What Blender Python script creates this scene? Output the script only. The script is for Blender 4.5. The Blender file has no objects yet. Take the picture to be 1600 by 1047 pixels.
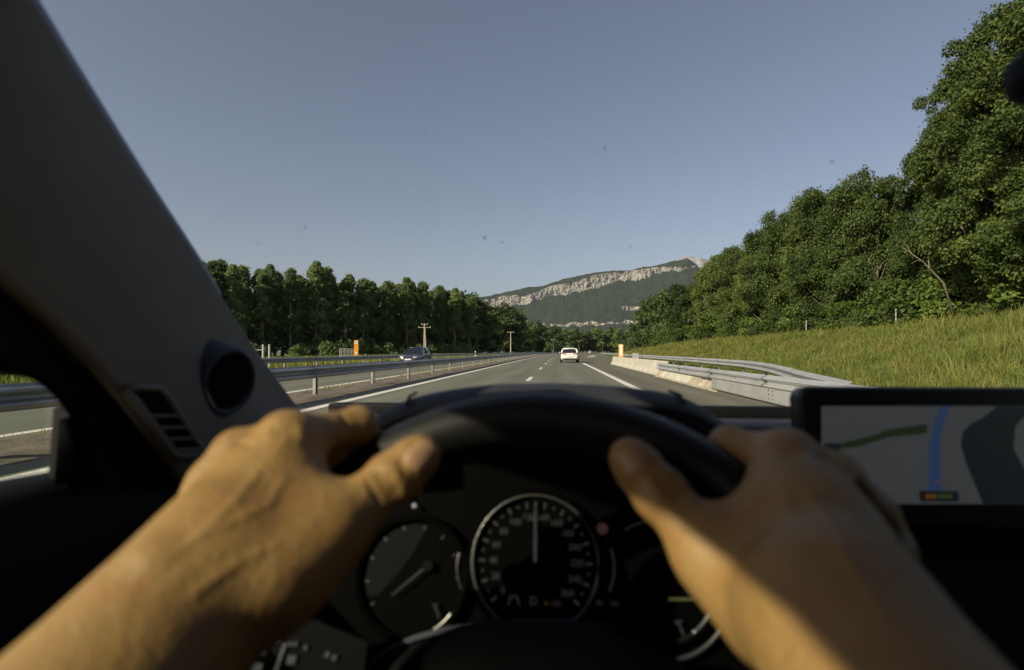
import bpy, bmesh, math, random
import numpy as np
from mathutils import Vector, Matrix, Euler, noise

random.seed(7)
rng = np.random.default_rng(7)
sc = bpy.context.scene
COL = sc.collection
R = math.radians

# ------------------------------------------------------------------ camera
EYE = Vector((0.0, 0.0, 1.12))
cam_data = bpy.data.cameras.new("camera")
cam_data.sensor_fit = 'HORIZONTAL'
cam_data.sensor_width = 36.0
cam_data.lens = 18.0
cam_data.clip_start = 0.01
cam_data.clip_end = 60000.0
cam_data.dof.use_dof = True
cam_data.dof.focus_distance = 30.0
cam_data.dof.aperture_fstop = 4.6
cam = bpy.data.objects.new("camera", cam_data)
COL.objects.link(cam)
cam.location = EYE
cam.rotation_euler = (R(90 + 1.83), 0.0, R(5.2))
sc.camera = cam
CAM_ROT = cam.rotation_euler.to_matrix()

# ------------------------------------------------------------------ world, sun, exposure
SUN_EL = 28.0
SUN_AZ = 225.0          # compass bearing of the sun, clockwise from +Y (behind and to the left)
world = bpy.data.worlds.new("World")
sc.world = world
world.use_nodes = True
wn = world.node_tree.nodes
sky = wn.new("ShaderNodeTexSky")
sky.sky_type = 'NISHITA'
sky.sun_disc = False
sky.sun_elevation = R(SUN_EL)
sky.sun_rotation = R(SUN_AZ)
sky.altitude = 200.0
sky.air_density = 1.0
sky.dust_density = 2.5
sky.ozone_density = 2.0
bg = wn["Background"]
bg.inputs["Strength"].default_value = 0.066
hsv = wn.new("ShaderNodeHueSaturation"); hsv.inputs["Saturation"].default_value = 0.79
tint = wn.new("ShaderNodeMix"); tint.data_type = 'RGBA'; tint.blend_type = 'MULTIPLY'; tint.inputs[0].default_value = 1.0
tint.inputs[7].default_value = (1.02, 0.98, 0.995, 1)
world.node_tree.links.new(sky.outputs[0], hsv.inputs["Color"])
world.node_tree.links.new(hsv.outputs[0], tint.inputs[6])
world.node_tree.links.new(tint.outputs[2], bg.inputs["Color"])

sun_data = bpy.data.lights.new("sun", 'SUN')
sun_data.energy = 4.4
sun_data.angle = R(0.53)
sun_data.color = (1.0, 0.885, 0.64)
sun = bpy.data.objects.new("sun", sun_data)
COL.objects.link(sun)
az = R(SUN_AZ)
to_sun = Vector((math.sin(az) * math.cos(R(SUN_EL)), math.cos(az) * math.cos(R(SUN_EL)), math.sin(R(SUN_EL))))
sun.rotation_euler = to_sun.to_track_quat('Z', 'Y').to_euler()

sc.view_settings.view_transform = 'Standard'
sc.view_settings.look = 'None'
sc.view_settings.exposure = 0.58
sc.view_settings.gamma = 1.0
sc.view_settings.use_curve_mapping = False
sc.cycles.max_bounces = 8
sc.cycles.transparent_max_bounces = 16
sc.cycles.use_denoising = True

# ------------------------------------------------------------------ helpers
def at(x, y, d):
    """World point seen at photograph pixel (x, y), d metres in front of the lens (used to measure positions)."""
    return EYE + CAM_ROT @ Vector(((x - 800.0) / 800.0 * d, -(y - 523.5) / 800.0 * d, -d))

def ray(x, y):
    return CAM_ROT @ Vector(((x - 800.0) / 800.0, -(y - 523.5) / 800.0, -1.0))

def project(p):
    v = CAM_ROT.transposed() @ (Vector(p) - EYE)
    return 800 + 800 * v.x / -v.z, 523.5 - 800 * v.y / -v.z

def on_plane(x, y, p0, n):
    r = ray(x, y)
    return EYE + r * ((p0 - EYE).dot(n) / r.dot(n))

def tag(o, label=None, cat=None, group=None, kind=None):
    if label: o['label'] = label
    if cat: o['category'] = cat
    if group: o['group'] = group
    if kind: o['kind'] = kind
    return o

def empty(name, loc=(0, 0, 0), rz=0.0, label=None, cat=None, group=None):
    o = bpy.data.objects.new(name, None)
    o.empty_display_size = 0.1
    COL.objects.link(o)
    o.location = loc
    o.rotation_euler = (0, 0, rz)
    return tag(o, label, cat, group)

def link(name, me, parent=None):
    o = bpy.data.objects.new(name, me)
    COL.objects.link(o)
    if parent is not None: o.parent = parent
    return o

def copy_tree(o, parent=None):
    c = o.copy()
    COL.objects.link(c)
    if parent is not None: c.parent = parent
    for ch in o.children:
        copy_tree(ch, c)
    return c

class MB:
    """Collects vertices and faces and links them as one mesh object."""
    def __init__(self):
        self.v, self.f = [], []
    def add(self, verts, faces):
        b = len(self.v)
        self.v += [tuple(p) for p in verts]
        self.f += [tuple(i + b for i in f) for f in faces]
        return self
    def box(self, a, b, M=None):
        (x0, y0, z0), (x1, y1, z1) = a, b
        vs = [(x0,y0,z0),(x1,y0,z0),(x1,y1,z0),(x0,y1,z0),(x0,y0,z1),(x1,y0,z1),(x1,y1,z1),(x0,y1,z1)]
        if M is not None: vs = [M @ Vector(p) for p in vs]
        return self.add(vs, [(0,3,2,1),(4,5,6,7),(0,1,5,4),(1,2,6,5),(2,3,7,6),(3,0,4,7)])
    def rings(self, rs, closed=False, caps=True, wrap=True):
        n = len(rs[0]); b = len(self.v)
        for r in rs: self.v += [tuple(p) for p in r]
        m = len(rs)
        for i in range(m if closed else m - 1):
            i2 = (i + 1) % m
            for j in range(n if wrap else n - 1):
                j2 = (j + 1) % n
                self.f.append((b + i*n + j, b + i*n + j2, b + i2*n + j2, b + i2*n + j))
        if caps and not closed and wrap:
            self.f.append(tuple(b + j for j in reversed(range(n))))
            self.f.append(tuple(b + (m-1)*n + j for j in range(n)))
        return self
    def tube(self, pts, rad, n=8, closed=False, caps=True, up=None):
        pts = [Vector(p) for p in pts]
        if not hasattr(rad, '__len__'): rad = [rad] * len(pts)
        m = len(pts); rs = []; prev = None
        for i, p in enumerate(pts):
            a = pts[(i-1) % m] if (closed or i > 0) else p
            c = pts[(i+1) % m] if (closed or i < m-1) else p
            t = (c - a).normalized()
            if prev is None:
                u = Vector(up) if up else (Vector((0,0,1)) if abs(t.z) < 0.9 else Vector((1,0,0)))
            else: u = prev
            u = (u - t * u.dot(t)).normalized(); prev = u
            w = t.cross(u)
            rs.append([p + (u*math.cos(2*math.pi*j/n) + w*math.sin(2*math.pi*j/n)) * rad[i] for j in range(n)])
        return self.rings(rs, closed=closed, caps=caps)
    def disc(self, c, nrm, r, n=32, up=None):
        c = Vector(c); nrm = Vector(nrm).normalized()
        u = Vector(up) if up is not None else Vector((0,0,1)); u = (u - nrm*u.dot(nrm)).normalized(); w = nrm.cross(u)
        return self.add([c + (u*math.cos(2*math.pi*j/n) + w*math.sin(2*math.pi*j/n))*r for j in range(n)], [tuple(range(n))])
    def mesh(self, name, mat=None, smooth=False):
        me = bpy.data.meshes.new(name)
        me.from_pydata(self.v, [], self.f)
        me.validate()
        bm = bmesh.new(); bm.from_mesh(me); bmesh.ops.recalc_face_normals(bm, faces=bm.faces); bm.to_mesh(me); bm.free()
        if mat: me.materials.append(mat)
        if smooth:
            me.shade_smooth()
        return me
    def build(self, name, mat=None, parent=None, smooth=False, bevel=0.0, subsurf=0, angle=None):
        o = link(name, self.mesh(name, mat, smooth), parent)
        if bevel:
            m = o.modifiers.new("bevel", 'BEVEL'); m.width = bevel; m.segments = 3; m.limit_method = 'ANGLE'; m.angle_limit = R(35)
        if subsurf:
            m = o.modifiers.new("subsurf", 'SUBSURF'); m.levels = subsurf; m.render_levels = subsurf
        return o

def np_mesh(name, verts, faces, mat, smooth=False):
    """verts (n,3), faces (m,k) numpy arrays -> mesh."""
    me = bpy.data.meshes.new(name)
    k = faces.shape[1]; m = len(faces)
    me.vertices.add(len(verts)); me.vertices.foreach_set("co", np.ascontiguousarray(verts, dtype=np.float32).ravel())
    me.loops.add(m * k); me.loops.foreach_set("vertex_index", np.ascontiguousarray(faces, dtype=np.int32).ravel())
    me.polygons.add(m); me.polygons.foreach_set("loop_start", np.arange(0, m*k, k, dtype=np.int32))
    me.update(calc_edges=True)
    if mat: me.materials.append(mat)
    if smooth: me.shade_smooth()
    return me

def text_verts(body, size):
    cu = bpy.data.curves.new("t", 'FONT'); cu.body = body; cu.size = size; cu.align_x = 'CENTER'; cu.align_y = 'CENTER'
    cu.resolution_u = 3
    ob = bpy.data.objects.new("t", cu); COL.objects.link(ob)
    dg = bpy.context.evaluated_depsgraph_get()
    me = ob.evaluated_get(dg).to_mesh()
    vs = [tuple(v.co) for v in me.vertices]; fs = [tuple(p.vertices) for p in me.polygons]
    ob.evaluated_get(dg).to_mesh_clear()
    bpy.data.objects.remove(ob); bpy.data.curves.remove(cu)
    return vs, fs

# ------------------------------------------------------------------ materials
def new_mat(name):
    m = bpy.data.materials.new(name); m.use_nodes = True
    return m, m.node_tree.nodes, m.node_tree.links, m.node_tree.nodes["Principled BSDF"]

def mat(name, col, rough=0.6, metal=0.0, var=0.0, scale=5.0, bump=0.0, bscale=80.0, spec=0.5, col2=None, stretch=None, coat=0.0):
    m, N, L, P = new_mat(name)
    P.inputs["Roughness"].default_value = rough
    P.inputs["Metallic"].default_value = metal
    P.inputs["Specular IOR Level"].default_value = spec
    P.inputs["Base Color"].default_value = (*col, 1)
    P.inputs["Coat Weight"].default_value = coat
    geo = N.new("ShaderNodeNewGeometry")
    vec = geo.outputs["Position"]
    if stretch:
        mp = N.new("ShaderNodeMapping"); mp.inputs["Scale"].default_value = stretch
        L.new(vec, mp.inputs[0]); vec = mp.outputs[0]
    if var or col2:
        n = N.new("ShaderNodeTexNoise"); n.inputs["Scale"].default_value = scale; n.inputs["Detail"].default_value = 6
        n.inputs["Roughness"].default_value = 0.65
        L.new(vec, n.inputs["Vector"])
        cr = N.new("ShaderNodeValToRGB")
        cr.color_ramp.elements[0].position = 0.32; cr.color_ramp.elements[1].position = 0.68
        c2 = col2 or tuple(min(1, c*(1+var)) for c in col)
        c1 = col if col2 else tuple(c*(1-var) for c in col)
        cr.color_ramp.elements[0].color = (*c1, 1); cr.color_ramp.elements[1].color = (*c2, 1)
        L.new(n.outputs["Fac"], cr.inputs[0]); L.new(cr.outputs[0], P.inputs["Base Color"])
    if bump:
        nb = N.new("ShaderNodeTexNoise"); nb.inputs["Scale"].default_value = bscale; nb.inputs["Detail"].default_value = 4
        L.new(geo.outputs["Position"], nb.inputs["Vector"])
        b = N.new("ShaderNodeBump"); b.inputs["Strength"].default_value = bump; b.inputs["Distance"].default_value = 0.3/bscale
        L.new(nb.outputs["Fac"], b.inputs["Height"]); L.new(b.outputs[0], P.inputs["Normal"])
    return m

def emit(name, col, s):
    m, N, L, P = new_mat(name)
    P.inputs["Base Color"].default_value = (0.01, 0.01, 0.01, 1)
    P.inputs["Roughness"].default_value = 0.35
    P.inputs["Emission Color"].default_value = (*col, 1)
    P.inputs["Emission Strength"].default_value = s
    return m

def clear_glass(name):
    m, N, L, P = new_mat(name)
    t = N.new("ShaderNodeBsdfTransparent")
    L.new(t.outputs[0], N["Material Output"].inputs["Surface"]); N.remove(P)
    return m

def leaf_mat(name, dark, light, trans=0.3, scale=0.35):
    m, N, L, P = new_mat(name)
    geo = N.new("ShaderNodeNewGeometry")
    oi = N.new("ShaderNodeObjectInfo")
    n = N.new("ShaderNodeTexNoise"); n.inputs["Scale"].default_value = scale; n.inputs["Detail"].default_value = 5; n.inputs["Roughness"].default_value = 0.75
    L.new(geo.outputs["Position"], n.inputs["Vector"])
    ad = N.new("ShaderNodeMath"); ad.operation = 'MULTIPLY_ADD'
    L.new(oi.outputs["Random"], ad.inputs[0]); ad.inputs[1].default_value = 0.36; L.new(n.outputs["Fac"], ad.inputs[2])
    ad2 = N.new("ShaderNodeMath"); ad2.operation = 'MULTIPLY_ADD'
    L.new(geo.outputs["Random Per Island"], ad2.inputs[0]); ad2.inputs[1].default_value = 0.14; L.new(ad.outputs[0], ad2.inputs[2])
    cr = N.new("ShaderNodeValToRGB")
    cr.color_ramp.elements[0].position = 0.40; cr.color_ramp.elements[0].color = (*dark, 1)
    cr.color_ramp.elements[1].position = 1.05 if False else 0.98; cr.color_ramp.elements[1].color = (*light, 1)
    L.new(ad2.outputs[0], cr.inputs[0]); L.new(cr.outputs[0], P.inputs["Base Color"])
    P.inputs["Roughness"].default_value = 0.55; P.inputs["Specular IOR Level"].default_value = 0.25
    tr = N.new("ShaderNodeBsdfTranslucent"); L.new(cr.outputs[0], tr.inputs[0])
    mx = N.new("ShaderNodeMixShader"); mx.inputs[0].default_value = trans
    L.new(P.outputs[0], mx.inputs[1]); L.new(tr.outputs[0], mx.inputs[2])
    L.new(mx.outputs[0], N["Material Output"].inputs["Surface"])
    return m

ORD = ["first","second","third","fourth","fifth","sixth","seventh","eighth","ninth","tenth","eleventh","twelfth","thirteenth",
       "fourteenth","fifteenth","sixteenth","seventeenth","eighteenth","nineteenth","twentieth"]
def ordinal(i):
    if i < 20: return ORD[i]
    t = ["twenty","thirty","forty","fifty"][(i+1)//10-2]
    u = (i+1) % 10
    return t.replace("y","ieth") if u == 0 else t + "-" + ORD[u-1]

# =================================================================== LAND, ROAD
def off(y):
    """sideways drift of the road centre: straight, then a long right-hand bend"""
    return max(0.0, y - 60.0) ** 2 / 3400.0
def P3(lat, y, z=0.0): return Vector((off(y) + lat, y, z))
def sstep(a, b, x):
    t = min(1, max(0, (x - a) / (b - a))); return t*t*(3-2*t)
def interp(x, xs, ys): return float(np.interp(x, xs, ys))

def ribbon(name, latL, latR, y0, y1, z, m, step=3.0, nl=1, kind='structure', zf=None, parent=None, smooth=False):
    fL = latL if callable(latL) else (lambda y: latL)
    fR = latR if callable(latR) else (lambda y: latR)
    n = max(1, int(round((y1 - y0) / step)))
    rows = []
    for i in range(n + 1):
        y = y0 + (y1 - y0) * i / n
        row = []
        for j in range(nl + 1):
            l = fL(y) + (fR(y) - fL(y)) * j / nl
            zz = z + (zf(l, y) if zf else 0.0)
            row.append(P3(l, y, zz))
        rows.append(row)
    mb = MB().rings(rows, caps=False, wrap=False)
    o = mb.build(name, m, parent, smooth=smooth)
    if kind and parent is None: o['kind'] = kind
    return o

def asphalt_mat(name, a, b, streak=0.35):
    m, N, L, P = new_mat(name)
    geo = N.new("ShaderNodeNewGeometry")
    fine = N.new("ShaderNodeTexNoise"); fine.inputs["Scale"].default_value = 55; fine.inputs["Detail"].default_value = 3
    L.new(geo.outputs["Position"], fine.inputs["Vector"])
    mp = N.new("ShaderNodeMapping"); mp.inputs["Scale"].default_value = (1.1, 0.035, 1)
    L.new(geo.outputs["Position"], mp.inputs[0])
    st = N.new("ShaderNodeTexNoise"); st.inputs["Scale"].default_value = 1.3; st.inputs["Detail"].default_value = 5
    L.new(mp.outputs[0], st.inputs["Vector"])
    blot = N.new("ShaderNodeTexNoise"); blot.inputs["Scale"].default_value = 0.35; blot.inputs["Detail"].default_value = 6
    L.new(geo.outputs["Position"], blot.inputs["Vector"])
    a1 = N.new("ShaderNodeMath"); a1.operation = 'MULTIPLY_ADD'; L.new(st.outputs["Fac"], a1.inputs[0]); a1.inputs[1].default_value = 0.55
    m1 = N.new("ShaderNodeMath"); m1.operation = 'MULTIPLY'; L.new(blot.outputs["Fac"], m1.inputs[0]); m1.inputs[1].default_value = 0.25
    L.new(m1.outputs[0], a1.inputs[2])
    a2 = N.new("ShaderNodeMath"); a2.operation = 'MULTIPLY_ADD'; L.new(fine.outputs["Fac"], a2.inputs[0]); a2.inputs[1].default_value = 0.22
    L.new(a1.outputs[0], a2.inputs[2])
    cr = N.new("ShaderNodeValToRGB"); cr.color_ramp.elements[0].position = 0.38; cr.color_ramp.elements[1].position = 0.66
    cr.color_ramp.elements[0].color = (*a, 1); cr.color_ramp.elements[1].color = (*b, 1)
    L.new(a2.outputs[0], cr.inputs[0])
    sx = N.new("ShaderNodeSeparateXYZ"); L.new(geo.outputs["Position"], sx.inputs[0])      # polished wheel tracks
    w1 = N.new("ShaderNodeMath"); w1.operation = 'MULTIPLY_ADD'; L.new(sx.outputs[0], w1.inputs[0]); w1.inputs[1].default_value = 4.05; w1.inputs[2].default_value = -5.4
    w2 = N.new("ShaderNodeMath"); w2.operation = 'COSINE'; L.new(w1.outputs[0], w2.inputs[0])
    w3 = N.new("ShaderNodeMath"); w3.operation = 'MULTIPLY'; L.new(w2.outputs[0], w3.inputs[0]); L.new(st.outputs["Fac"], w3.inputs[1])
    w4 = N.new("ShaderNodeMath"); w4.operation = 'MULTIPLY_ADD'; L.new(w3.outputs[0], w4.inputs[0]); w4.inputs[1].default_value = -0.16; w4.inputs[2].default_value = 1.0
    wm = N.new("ShaderNodeMix"); wm.data_type = 'RGBA'; wm.blend_type = 'MULTIPLY'; wm.inputs[0].default_value = 1.0
    L.new(cr.outputs[0], wm.inputs[6]); L.new(w4.outputs[0], wm.inputs[7]); L.new(wm.outputs[2], P.inputs["Base Color"])
    P.inputs["Roughness"].default_value = 0.85; P.inputs["Specular IOR Level"].default_value = 0.3
    bp = N.new("ShaderNodeBump"); bp.inputs["Strength"].default_value = 0.35; bp.inputs["Distance"].default_value = 0.006
    L.new(fine.outputs["Fac"], bp.inputs["Height"]); L.new(bp.outputs[0], P.inputs["Normal"])
    return m

M_ASPH = asphalt_mat("asphalt", (0.098, 0.102, 0.080), (0.145, 0.149, 0.118))
M_SHOULD = asphalt_mat("shoulder_asphalt", (0.084, 0.080, 0.060), (0.134, 0.129, 0.098))
M_PAINT = mat("road_paint", (0.40, 0.39, 0.35), 0.7, scale=16, col2=(0.76, 0.75, 0.70))
M_DIRT = mat("median_dirt", (0.055, 0.045, 0.033), 0.95, scale=2.2, col2=(0.16, 0.135, 0.10), bump=0.8, bscale=25)
M_GROUND = mat("ground_soil", (0.045, 0.06, 0.022), 0.95, scale=0.02, col2=(0.10, 0.105, 0.045))
M_TURF = mat("turf", (0.030, 0.055, 0.010), 0.95, scale=0.45, col2=(0.12, 0.125, 0.035), bump=0.7, bscale=14)
M_SAND = mat("sandy_verge", (0.20, 0.17, 0.11), 0.95, scale=1.2, col2=(0.36, 0.31, 0.21), bump=0.6, bscale=30)

g = MB().add([(-14000,-6000,-0.30),(14000,-6000,-0.30),(14000,12000,-0.30),(-14000,12000,-0.30)], [(0,1,2,3)]).build('ground', M_GROUND)
g['kind'] = 'structure'

RAIL_Y = [-20, 5, 9, 12, 16, 21, 30, 60, 118, 200, 400]
RAIL_L = [4.75, 4.75, 4.85, 5.35, 6.4, 7.3, 7.9, 8.6, 9.6, 10.5, 10.5]
def rail_lat(y): return interp(y, RAIL_Y, RAIL_L)
def road_edge(y): return interp(y, [-40, 46.5, 48, 90, 170, 210, 260, 700], [4.95, 4.95, 8.1, 9.0, 9.8, 9.8, 5.2, 5.2])

ROAD_END = 760
road = ribbon('road', -5.35, 2.62, -40, ROAD_END, 0.0, M_ASPH)
sh = ribbon('hard_shoulder', 2.62, road_edge, -40, ROAD_END, 0.0, M_SHOULD, step=2)
opp = ribbon('opposite_carriageway', -15.3, -7.05, -40, ROAD_END, 0.0, M_ASPH)
def med_z(l, y):
    e = min(l + 7.05, -5.35 - l)
    return sstep(0.0, 0.35, e) * (0.035 + 0.05 * noise.noise(Vector((l*2.0, y*0.55, 1.3))) + 0.02 * noise.noise(Vector((l*9, y*2.2, 4))))
ribbon('median_strip', -7.05, -5.35, -40, 420, 0.0, M_DIRT, step=0.5, nl=10, zf=med_z, smooth=True)
def verge_z(l, y): return -0.02 + sstep(-15.3, -19, l) * (0.06*noise.noise(Vector((l*0.3, y*0.2, 0))))- sstep(-15.4, -24, l)*0.15
ribbon('left_verge', -75, -15.3, -40, 520, 0.0, M_TURF, step=5, nl=20, zf=verge_z)

def bank_h(l, y):
    r = rail_lat(y)
    fade = interp(y, [-40, 75, 110, 160, 230], [1.0, 1.0, 0.72, 0.3, 0.06])
    base = sstep(r + 0.4, r + 9.5, l)
    h = 2.28 * fade * base
    h += 0.26 * base * noise.noise(Vector((l*0.35, y*0.22, 2.0))) + 0.12 * sstep(r, r + 2, l) * noise.noise(Vector((l*1.3, y*1.1, 5.0)))
    return h
ribbon('grass_bank', lambda y: road_edge(y) + 0.0, 95, -30, 420, 0.0, M_TURF, step=1.5, nl=46, zf=lambda l, y: bank_h(l, y) - 0.004, smooth=True)

# painted markings: each dash is a piece of the road
def dash(l0, l1, y0, y1, z=0.004, name='lane_dash', parent=road):
    n = max(1, int((y1 - y0) / 4))
    rows = [[P3(l0, y0 + (y1-y0)*i/n, z), P3(l1, y0 + (y1-y0)*i/n, z)] for i in range(n + 1)]
    return MB().rings(rows, caps=False, wrap=False).build(name, M_PAINT, parent)
dash(-4.90, -4.67, -30, 620, name='edge_line')
for k in range(-2, 32):
    y = 19.4 + 13 * k
    dash(-1.26, -1.09, y, y + 3.0)
for k in range(-1, 11):
    y = 10.5 + 52 * k
    dash(2.19, 2.44, y, y + 39.0, name='edge_line')
dash(-7.42, -7.22, -30, 620, name='edge_line', parent=opp)
for k in range(-2, 30):
    y = 4 + 13 * k
    dash(-11.0, -10.84, y, y + 3.0, parent=opp)
for k in range(-1, 10):
    y = 30 + 52 * k
    dash(-14.62, -14.38, y, y + 39.0, name='edge_line', parent=opp)
for k in range(4):
    y = 96 + 13*k
    MB().add([P3(4.6 + 0.5*k, y, .004), P3(5.2 + 0.5*k, y, .004), P3(7.2 + .55*k, y + 13, .004), P3(6.4 + .5*k, y + 13, .004)], [(0,1,2,3)]).build('chevron_stripe', M_PAINT, sh)

# =================================================================== MOUNTAIN
def build_mountain():
    crest_x = [640,700,743,780,824,847,881,921,956,985,1005,1019,1048,1074,1083,1097,1108,1125,1160,1220,1400]
    crest_y = [512,490,466,459,449,447,436,427,423,422.5,417,416,409,403.5,409,423,433,445,470,505,540]
    ct_x = [700,749,780,824,841,858,887,918,927,967,996,1013,1019,1074,1081]
    ct_y = [491,470.6,463,460.5,456,448,442,434.6,430,424.8,421,418.4,418.4,416,414]
    cb_y = [492,478,479,475,468,463,459,452,451,438,438,433,428,420.5,418]
    nx, ny = 620, 190
    xs = np.linspace(655, 1330, nx)
    cy = np.interp(xs, crest_x, crest_y)
    for i, x in enumerate(xs):
        cy[i] += 0.9 * noise.noise(Vector((x*0.12, 0.3, 0))) + 0.5 * noise.noise(Vector((x*0.5, 7.3, 0)))
    cen = np.array([1.0]*nx)
    V = np.zeros((nx, ny + 30, 3)); rock = np.zeros((nx, ny + 30))
    for i, x in enumerate(xs):
        t = interp(x, ct_x, ct_y); b = interp(x, ct_x, cb_y)
        has = min(1.0, max(0.0, min((x - 738)/9.0, (1088 - x)/9.0)))
        gap = 1.0 - 0.9*max(0, 1 - abs(x - 1016.5)/5.0) - 0.7*max(0, 1 - abs(x - 829)/8.0)
        wob = noise.noise(Vector((x*0.09, 3.1, 0))); wob2 = noise.noise(Vector((x*0.35, 9.1, 0)))
        t += 1.3*wob2 + 1.2*wob; b += 3.4*wob + 2.6*wob2
        # lower outcrops: (x range, top, bottom)
        bands = [(t, b, has*gap)]
        l2 = 507 - (x-880)*0.045 + 2.2*noise.noise(Vector((x*0.06, 21, 0)))
        bands.append((l2 - 5*max(0, noise.noise(Vector((x*0.045, 33, 0)))+0.25), l2 + 3 + 4*noise.noise(Vector((x*0.11, 40, 0))), min(1.0, max(0.0, min((x - 858)/9.0, (1014 - x)/9.0)))))
        bands.append((479 + 1.5*wob2, 485 + 2*wob, min(1.0, max(0.0, min((x - 971)/5.0, (1014 - x)/5.0)))))
        bands.append((505 + 2*wob2, 510 + 2*wob, min(1.0, max(0.0, min((x - 804)/5.0, (852 - x)/5.0)))))
        ys = np.linspace(cy[i], 552, ny)
        D = 6600.0 - 500*((x-900)/300.0)**2 * (1 if x > 900 else 0.4)
        hold = 0.0
        for j, y in enumerate(ys):
            dy = (ys[1]-ys[0])
            rk = 0.0
            for (bt, bb, on) in bands:
                if on > 0.0 and bt < y < bb:
                    rk = max(rk, on)
            if j > 0:
                D -= dy * 13.5
                hold = (hold + dy*12.2*rk) if rk > 0 else hold*math.exp(-dy/5.0)
                rib = 0.0
            soft = min(1, rk)
            if rk > 0.3:
                rib = 30*noise.noise(Vector((x*0.11, y*0.06, 11))) + 26*noise.noise(Vector((x*0.33, y*0.16, 11))) + 18*noise.noise(Vector((x*0.9, y*0.5, 17)))
                n1 = noise.noise(Vector((x*0.55, y*0.42, 2.0))) + 0.6*noise.noise(Vector((x*1.6, y*1.1, 8.0)))
                rk = 1.0 if n1 > -0.42 else 0.25
            else:
                rib = 55*noise.noise(Vector((x*0.045 + y*0.03, y*0.05, 5))) + 18*noise.noise(Vector((x*0.25, y*0.3, 3))) + 9*noise.noise(Vector((x*0.9, y*1.1, 13)))
            p = at(x, y, D + hold + rib*1.0)
            V[i, j] = p; rock[i, j] = rk
        # the back of the mountain falls away behind the crest
        top = V[i, 0].copy()
        V[i] = np.concatenate([np.zeros((30, 3)), V[i, :ny]])
        rock[i] = np.concatenate([np.zeros(30), rock[i, :ny]])
        dirv = np.array([top[0], top[1], 0.0]); dirv /= np.linalg.norm(dirv)
        for k in range(30):
            s = (30 - k) / 30.0
            V[i, k] = top + dirv * 2600 * s; V[i, k, 2] = top[2] * (1 - s**1.3)
    n = nx; m = ny + 30
    idx = np.arange(n*m).reshape(n, m)
    F_ = np.stack([idx[:-1,:-1], idx[:-1,1:], idx[1:,1:], idx[1:,:-1]], -1).reshape(-1, 4)
    mt, N, L, P = new_mat("mountain_side")
    geo = N.new("ShaderNodeNewGeometry")
    n1 = N.new("ShaderNodeTexNoise"); n1.inputs["Scale"].default_value = 0.012; n1.inputs["Detail"].default_value = 8; n1.inputs["Roughness"].default_value = 0.75
    L.new(geo.outputs["Position"], n1.inputs["Vector"])
    fr = N.new("ShaderNodeValToRGB"); fr.color_ramp.elements[0].position = 0.36; fr.color_ramp.elements[1].position = 0.66
    fr.color_ramp.elements[0].color = (0.008, 0.0155, 0.0095, 1); fr.color_ramp.elements[1].color = (0.023, 0.036, 0.019, 1)
    L.new(n1.outputs["Fac"], fr.inputs[0])
    mp = N.new("ShaderNodeMapping"); mp.inputs["Scale"].default_value = (1, 1, 0.35)
    L.new(geo.outputs["Position"], mp.inputs[0])
    n2 = N.new("ShaderNodeTexNoise"); n2.inputs["Scale"].default_value = 0.016; n2.inputs["Detail"].default_value = 8; n2.inputs["Roughness"].default_value = 0.7
    L.new(mp.outputs[0], n2.inputs["Vector"])
    rr = N.new("ShaderNodeValToRGB"); rr.color_ramp.elements[0].position = 0.34; rr.color_ramp.elements[1].position = 0.6
    rr.color_ramp.elements[0].color = (0.09, 0.09, 0.083, 1); rr.color_ramp.elements[1].color = (0.33, 0.32, 0.295, 1)
    L.new(n2.outputs["Fac"], rr.inputs[0])
    at_ = N.new("ShaderNodeAttribute"); at_.attribute_name = "rock"
    mx = N.new("ShaderNodeMix"); mx.data_type = 'RGBA'
    L.new(at_.outputs["Fac"], mx.inputs[0]); L.new(fr.outputs[0], mx.inputs[6]); L.new(rr.outputs[0], mx.inputs[7])
    L.new(mx.outputs[2], P.inputs["Base Color"]); P.inputs["Roughness"].default_value = 0.95; P.inputs["Specular IOR Level"].default_value = 0.1
    nb = N.new("ShaderNodeTexVoronoi"); nb.inputs["Scale"].default_value = 0.05
    L.new(geo.outputs["Position"], nb.inputs["Vector"])
    bp = N.new("ShaderNodeBump"); bp.inputs["Strength"].default_value = 0.9; bp.inputs["Distance"].default_value = 14.0; bp.invert = True
    L.new(nb.outputs["Distance"], bp.inputs["Height"]); L.new(bp.outputs[0], P.inputs["Normal"])
    me = np_mesh('mountain', V.reshape(-1, 3), F_, mt, True)
    a = me.attributes.new("rock", 'FLOAT', 'POINT'); a.data.foreach_set("value", rock.reshape(-1).astype(np.float32))
    o = link('mountain', me); o['kind'] = 'structure'
    # pale bare summit farther behind
    nx2, ny2 = 150, 40
    xs = np.linspace(985, 1300, nx2); V2 = np.zeros((nx2, ny2, 3)); 
    for i, x in enumerate(xs):
        c = interp(x, [985,1030,1062,1072,1090,1110,1126,1150,1200,1300], [425,414,404,400.3,402,406.5,412,420,440,480]) + 0.8*noise.noise(Vector((x*.3, 2, 0)))
        for j in range(ny2):
            y = c + (545 - c) * (j/(ny2-1))**1.3
            V2[i, j] = at(x, y, 10500 - (y - c)*16 + 90*noise.noise(Vector((x*.09, y*.13, 1))) + 40*noise.noise(Vector((x*.5, y*.5, 1))))
    back = V2[:, 0:1].copy(); back[:, :, :2] *= 1.25; back[:, :, 2] = 0
    V2 = np.concatenate([back, V2], 1); ny2 += 1
    idx = np.arange(nx2*ny2).reshape(nx2, ny2)
    F2 = np.stack([idx[:-1,:-1], idx[:-1,1:], idx[1:,1:], idx[1:,:-1]], -1).reshape(-1, 4)
    mp_ = mat("summit_rock", (0.11, 0.12, 0.12), 0.95, scale=0.009, col2=(0.27, 0.275, 0.28), stretch=(1, 1, 2.0))
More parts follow.
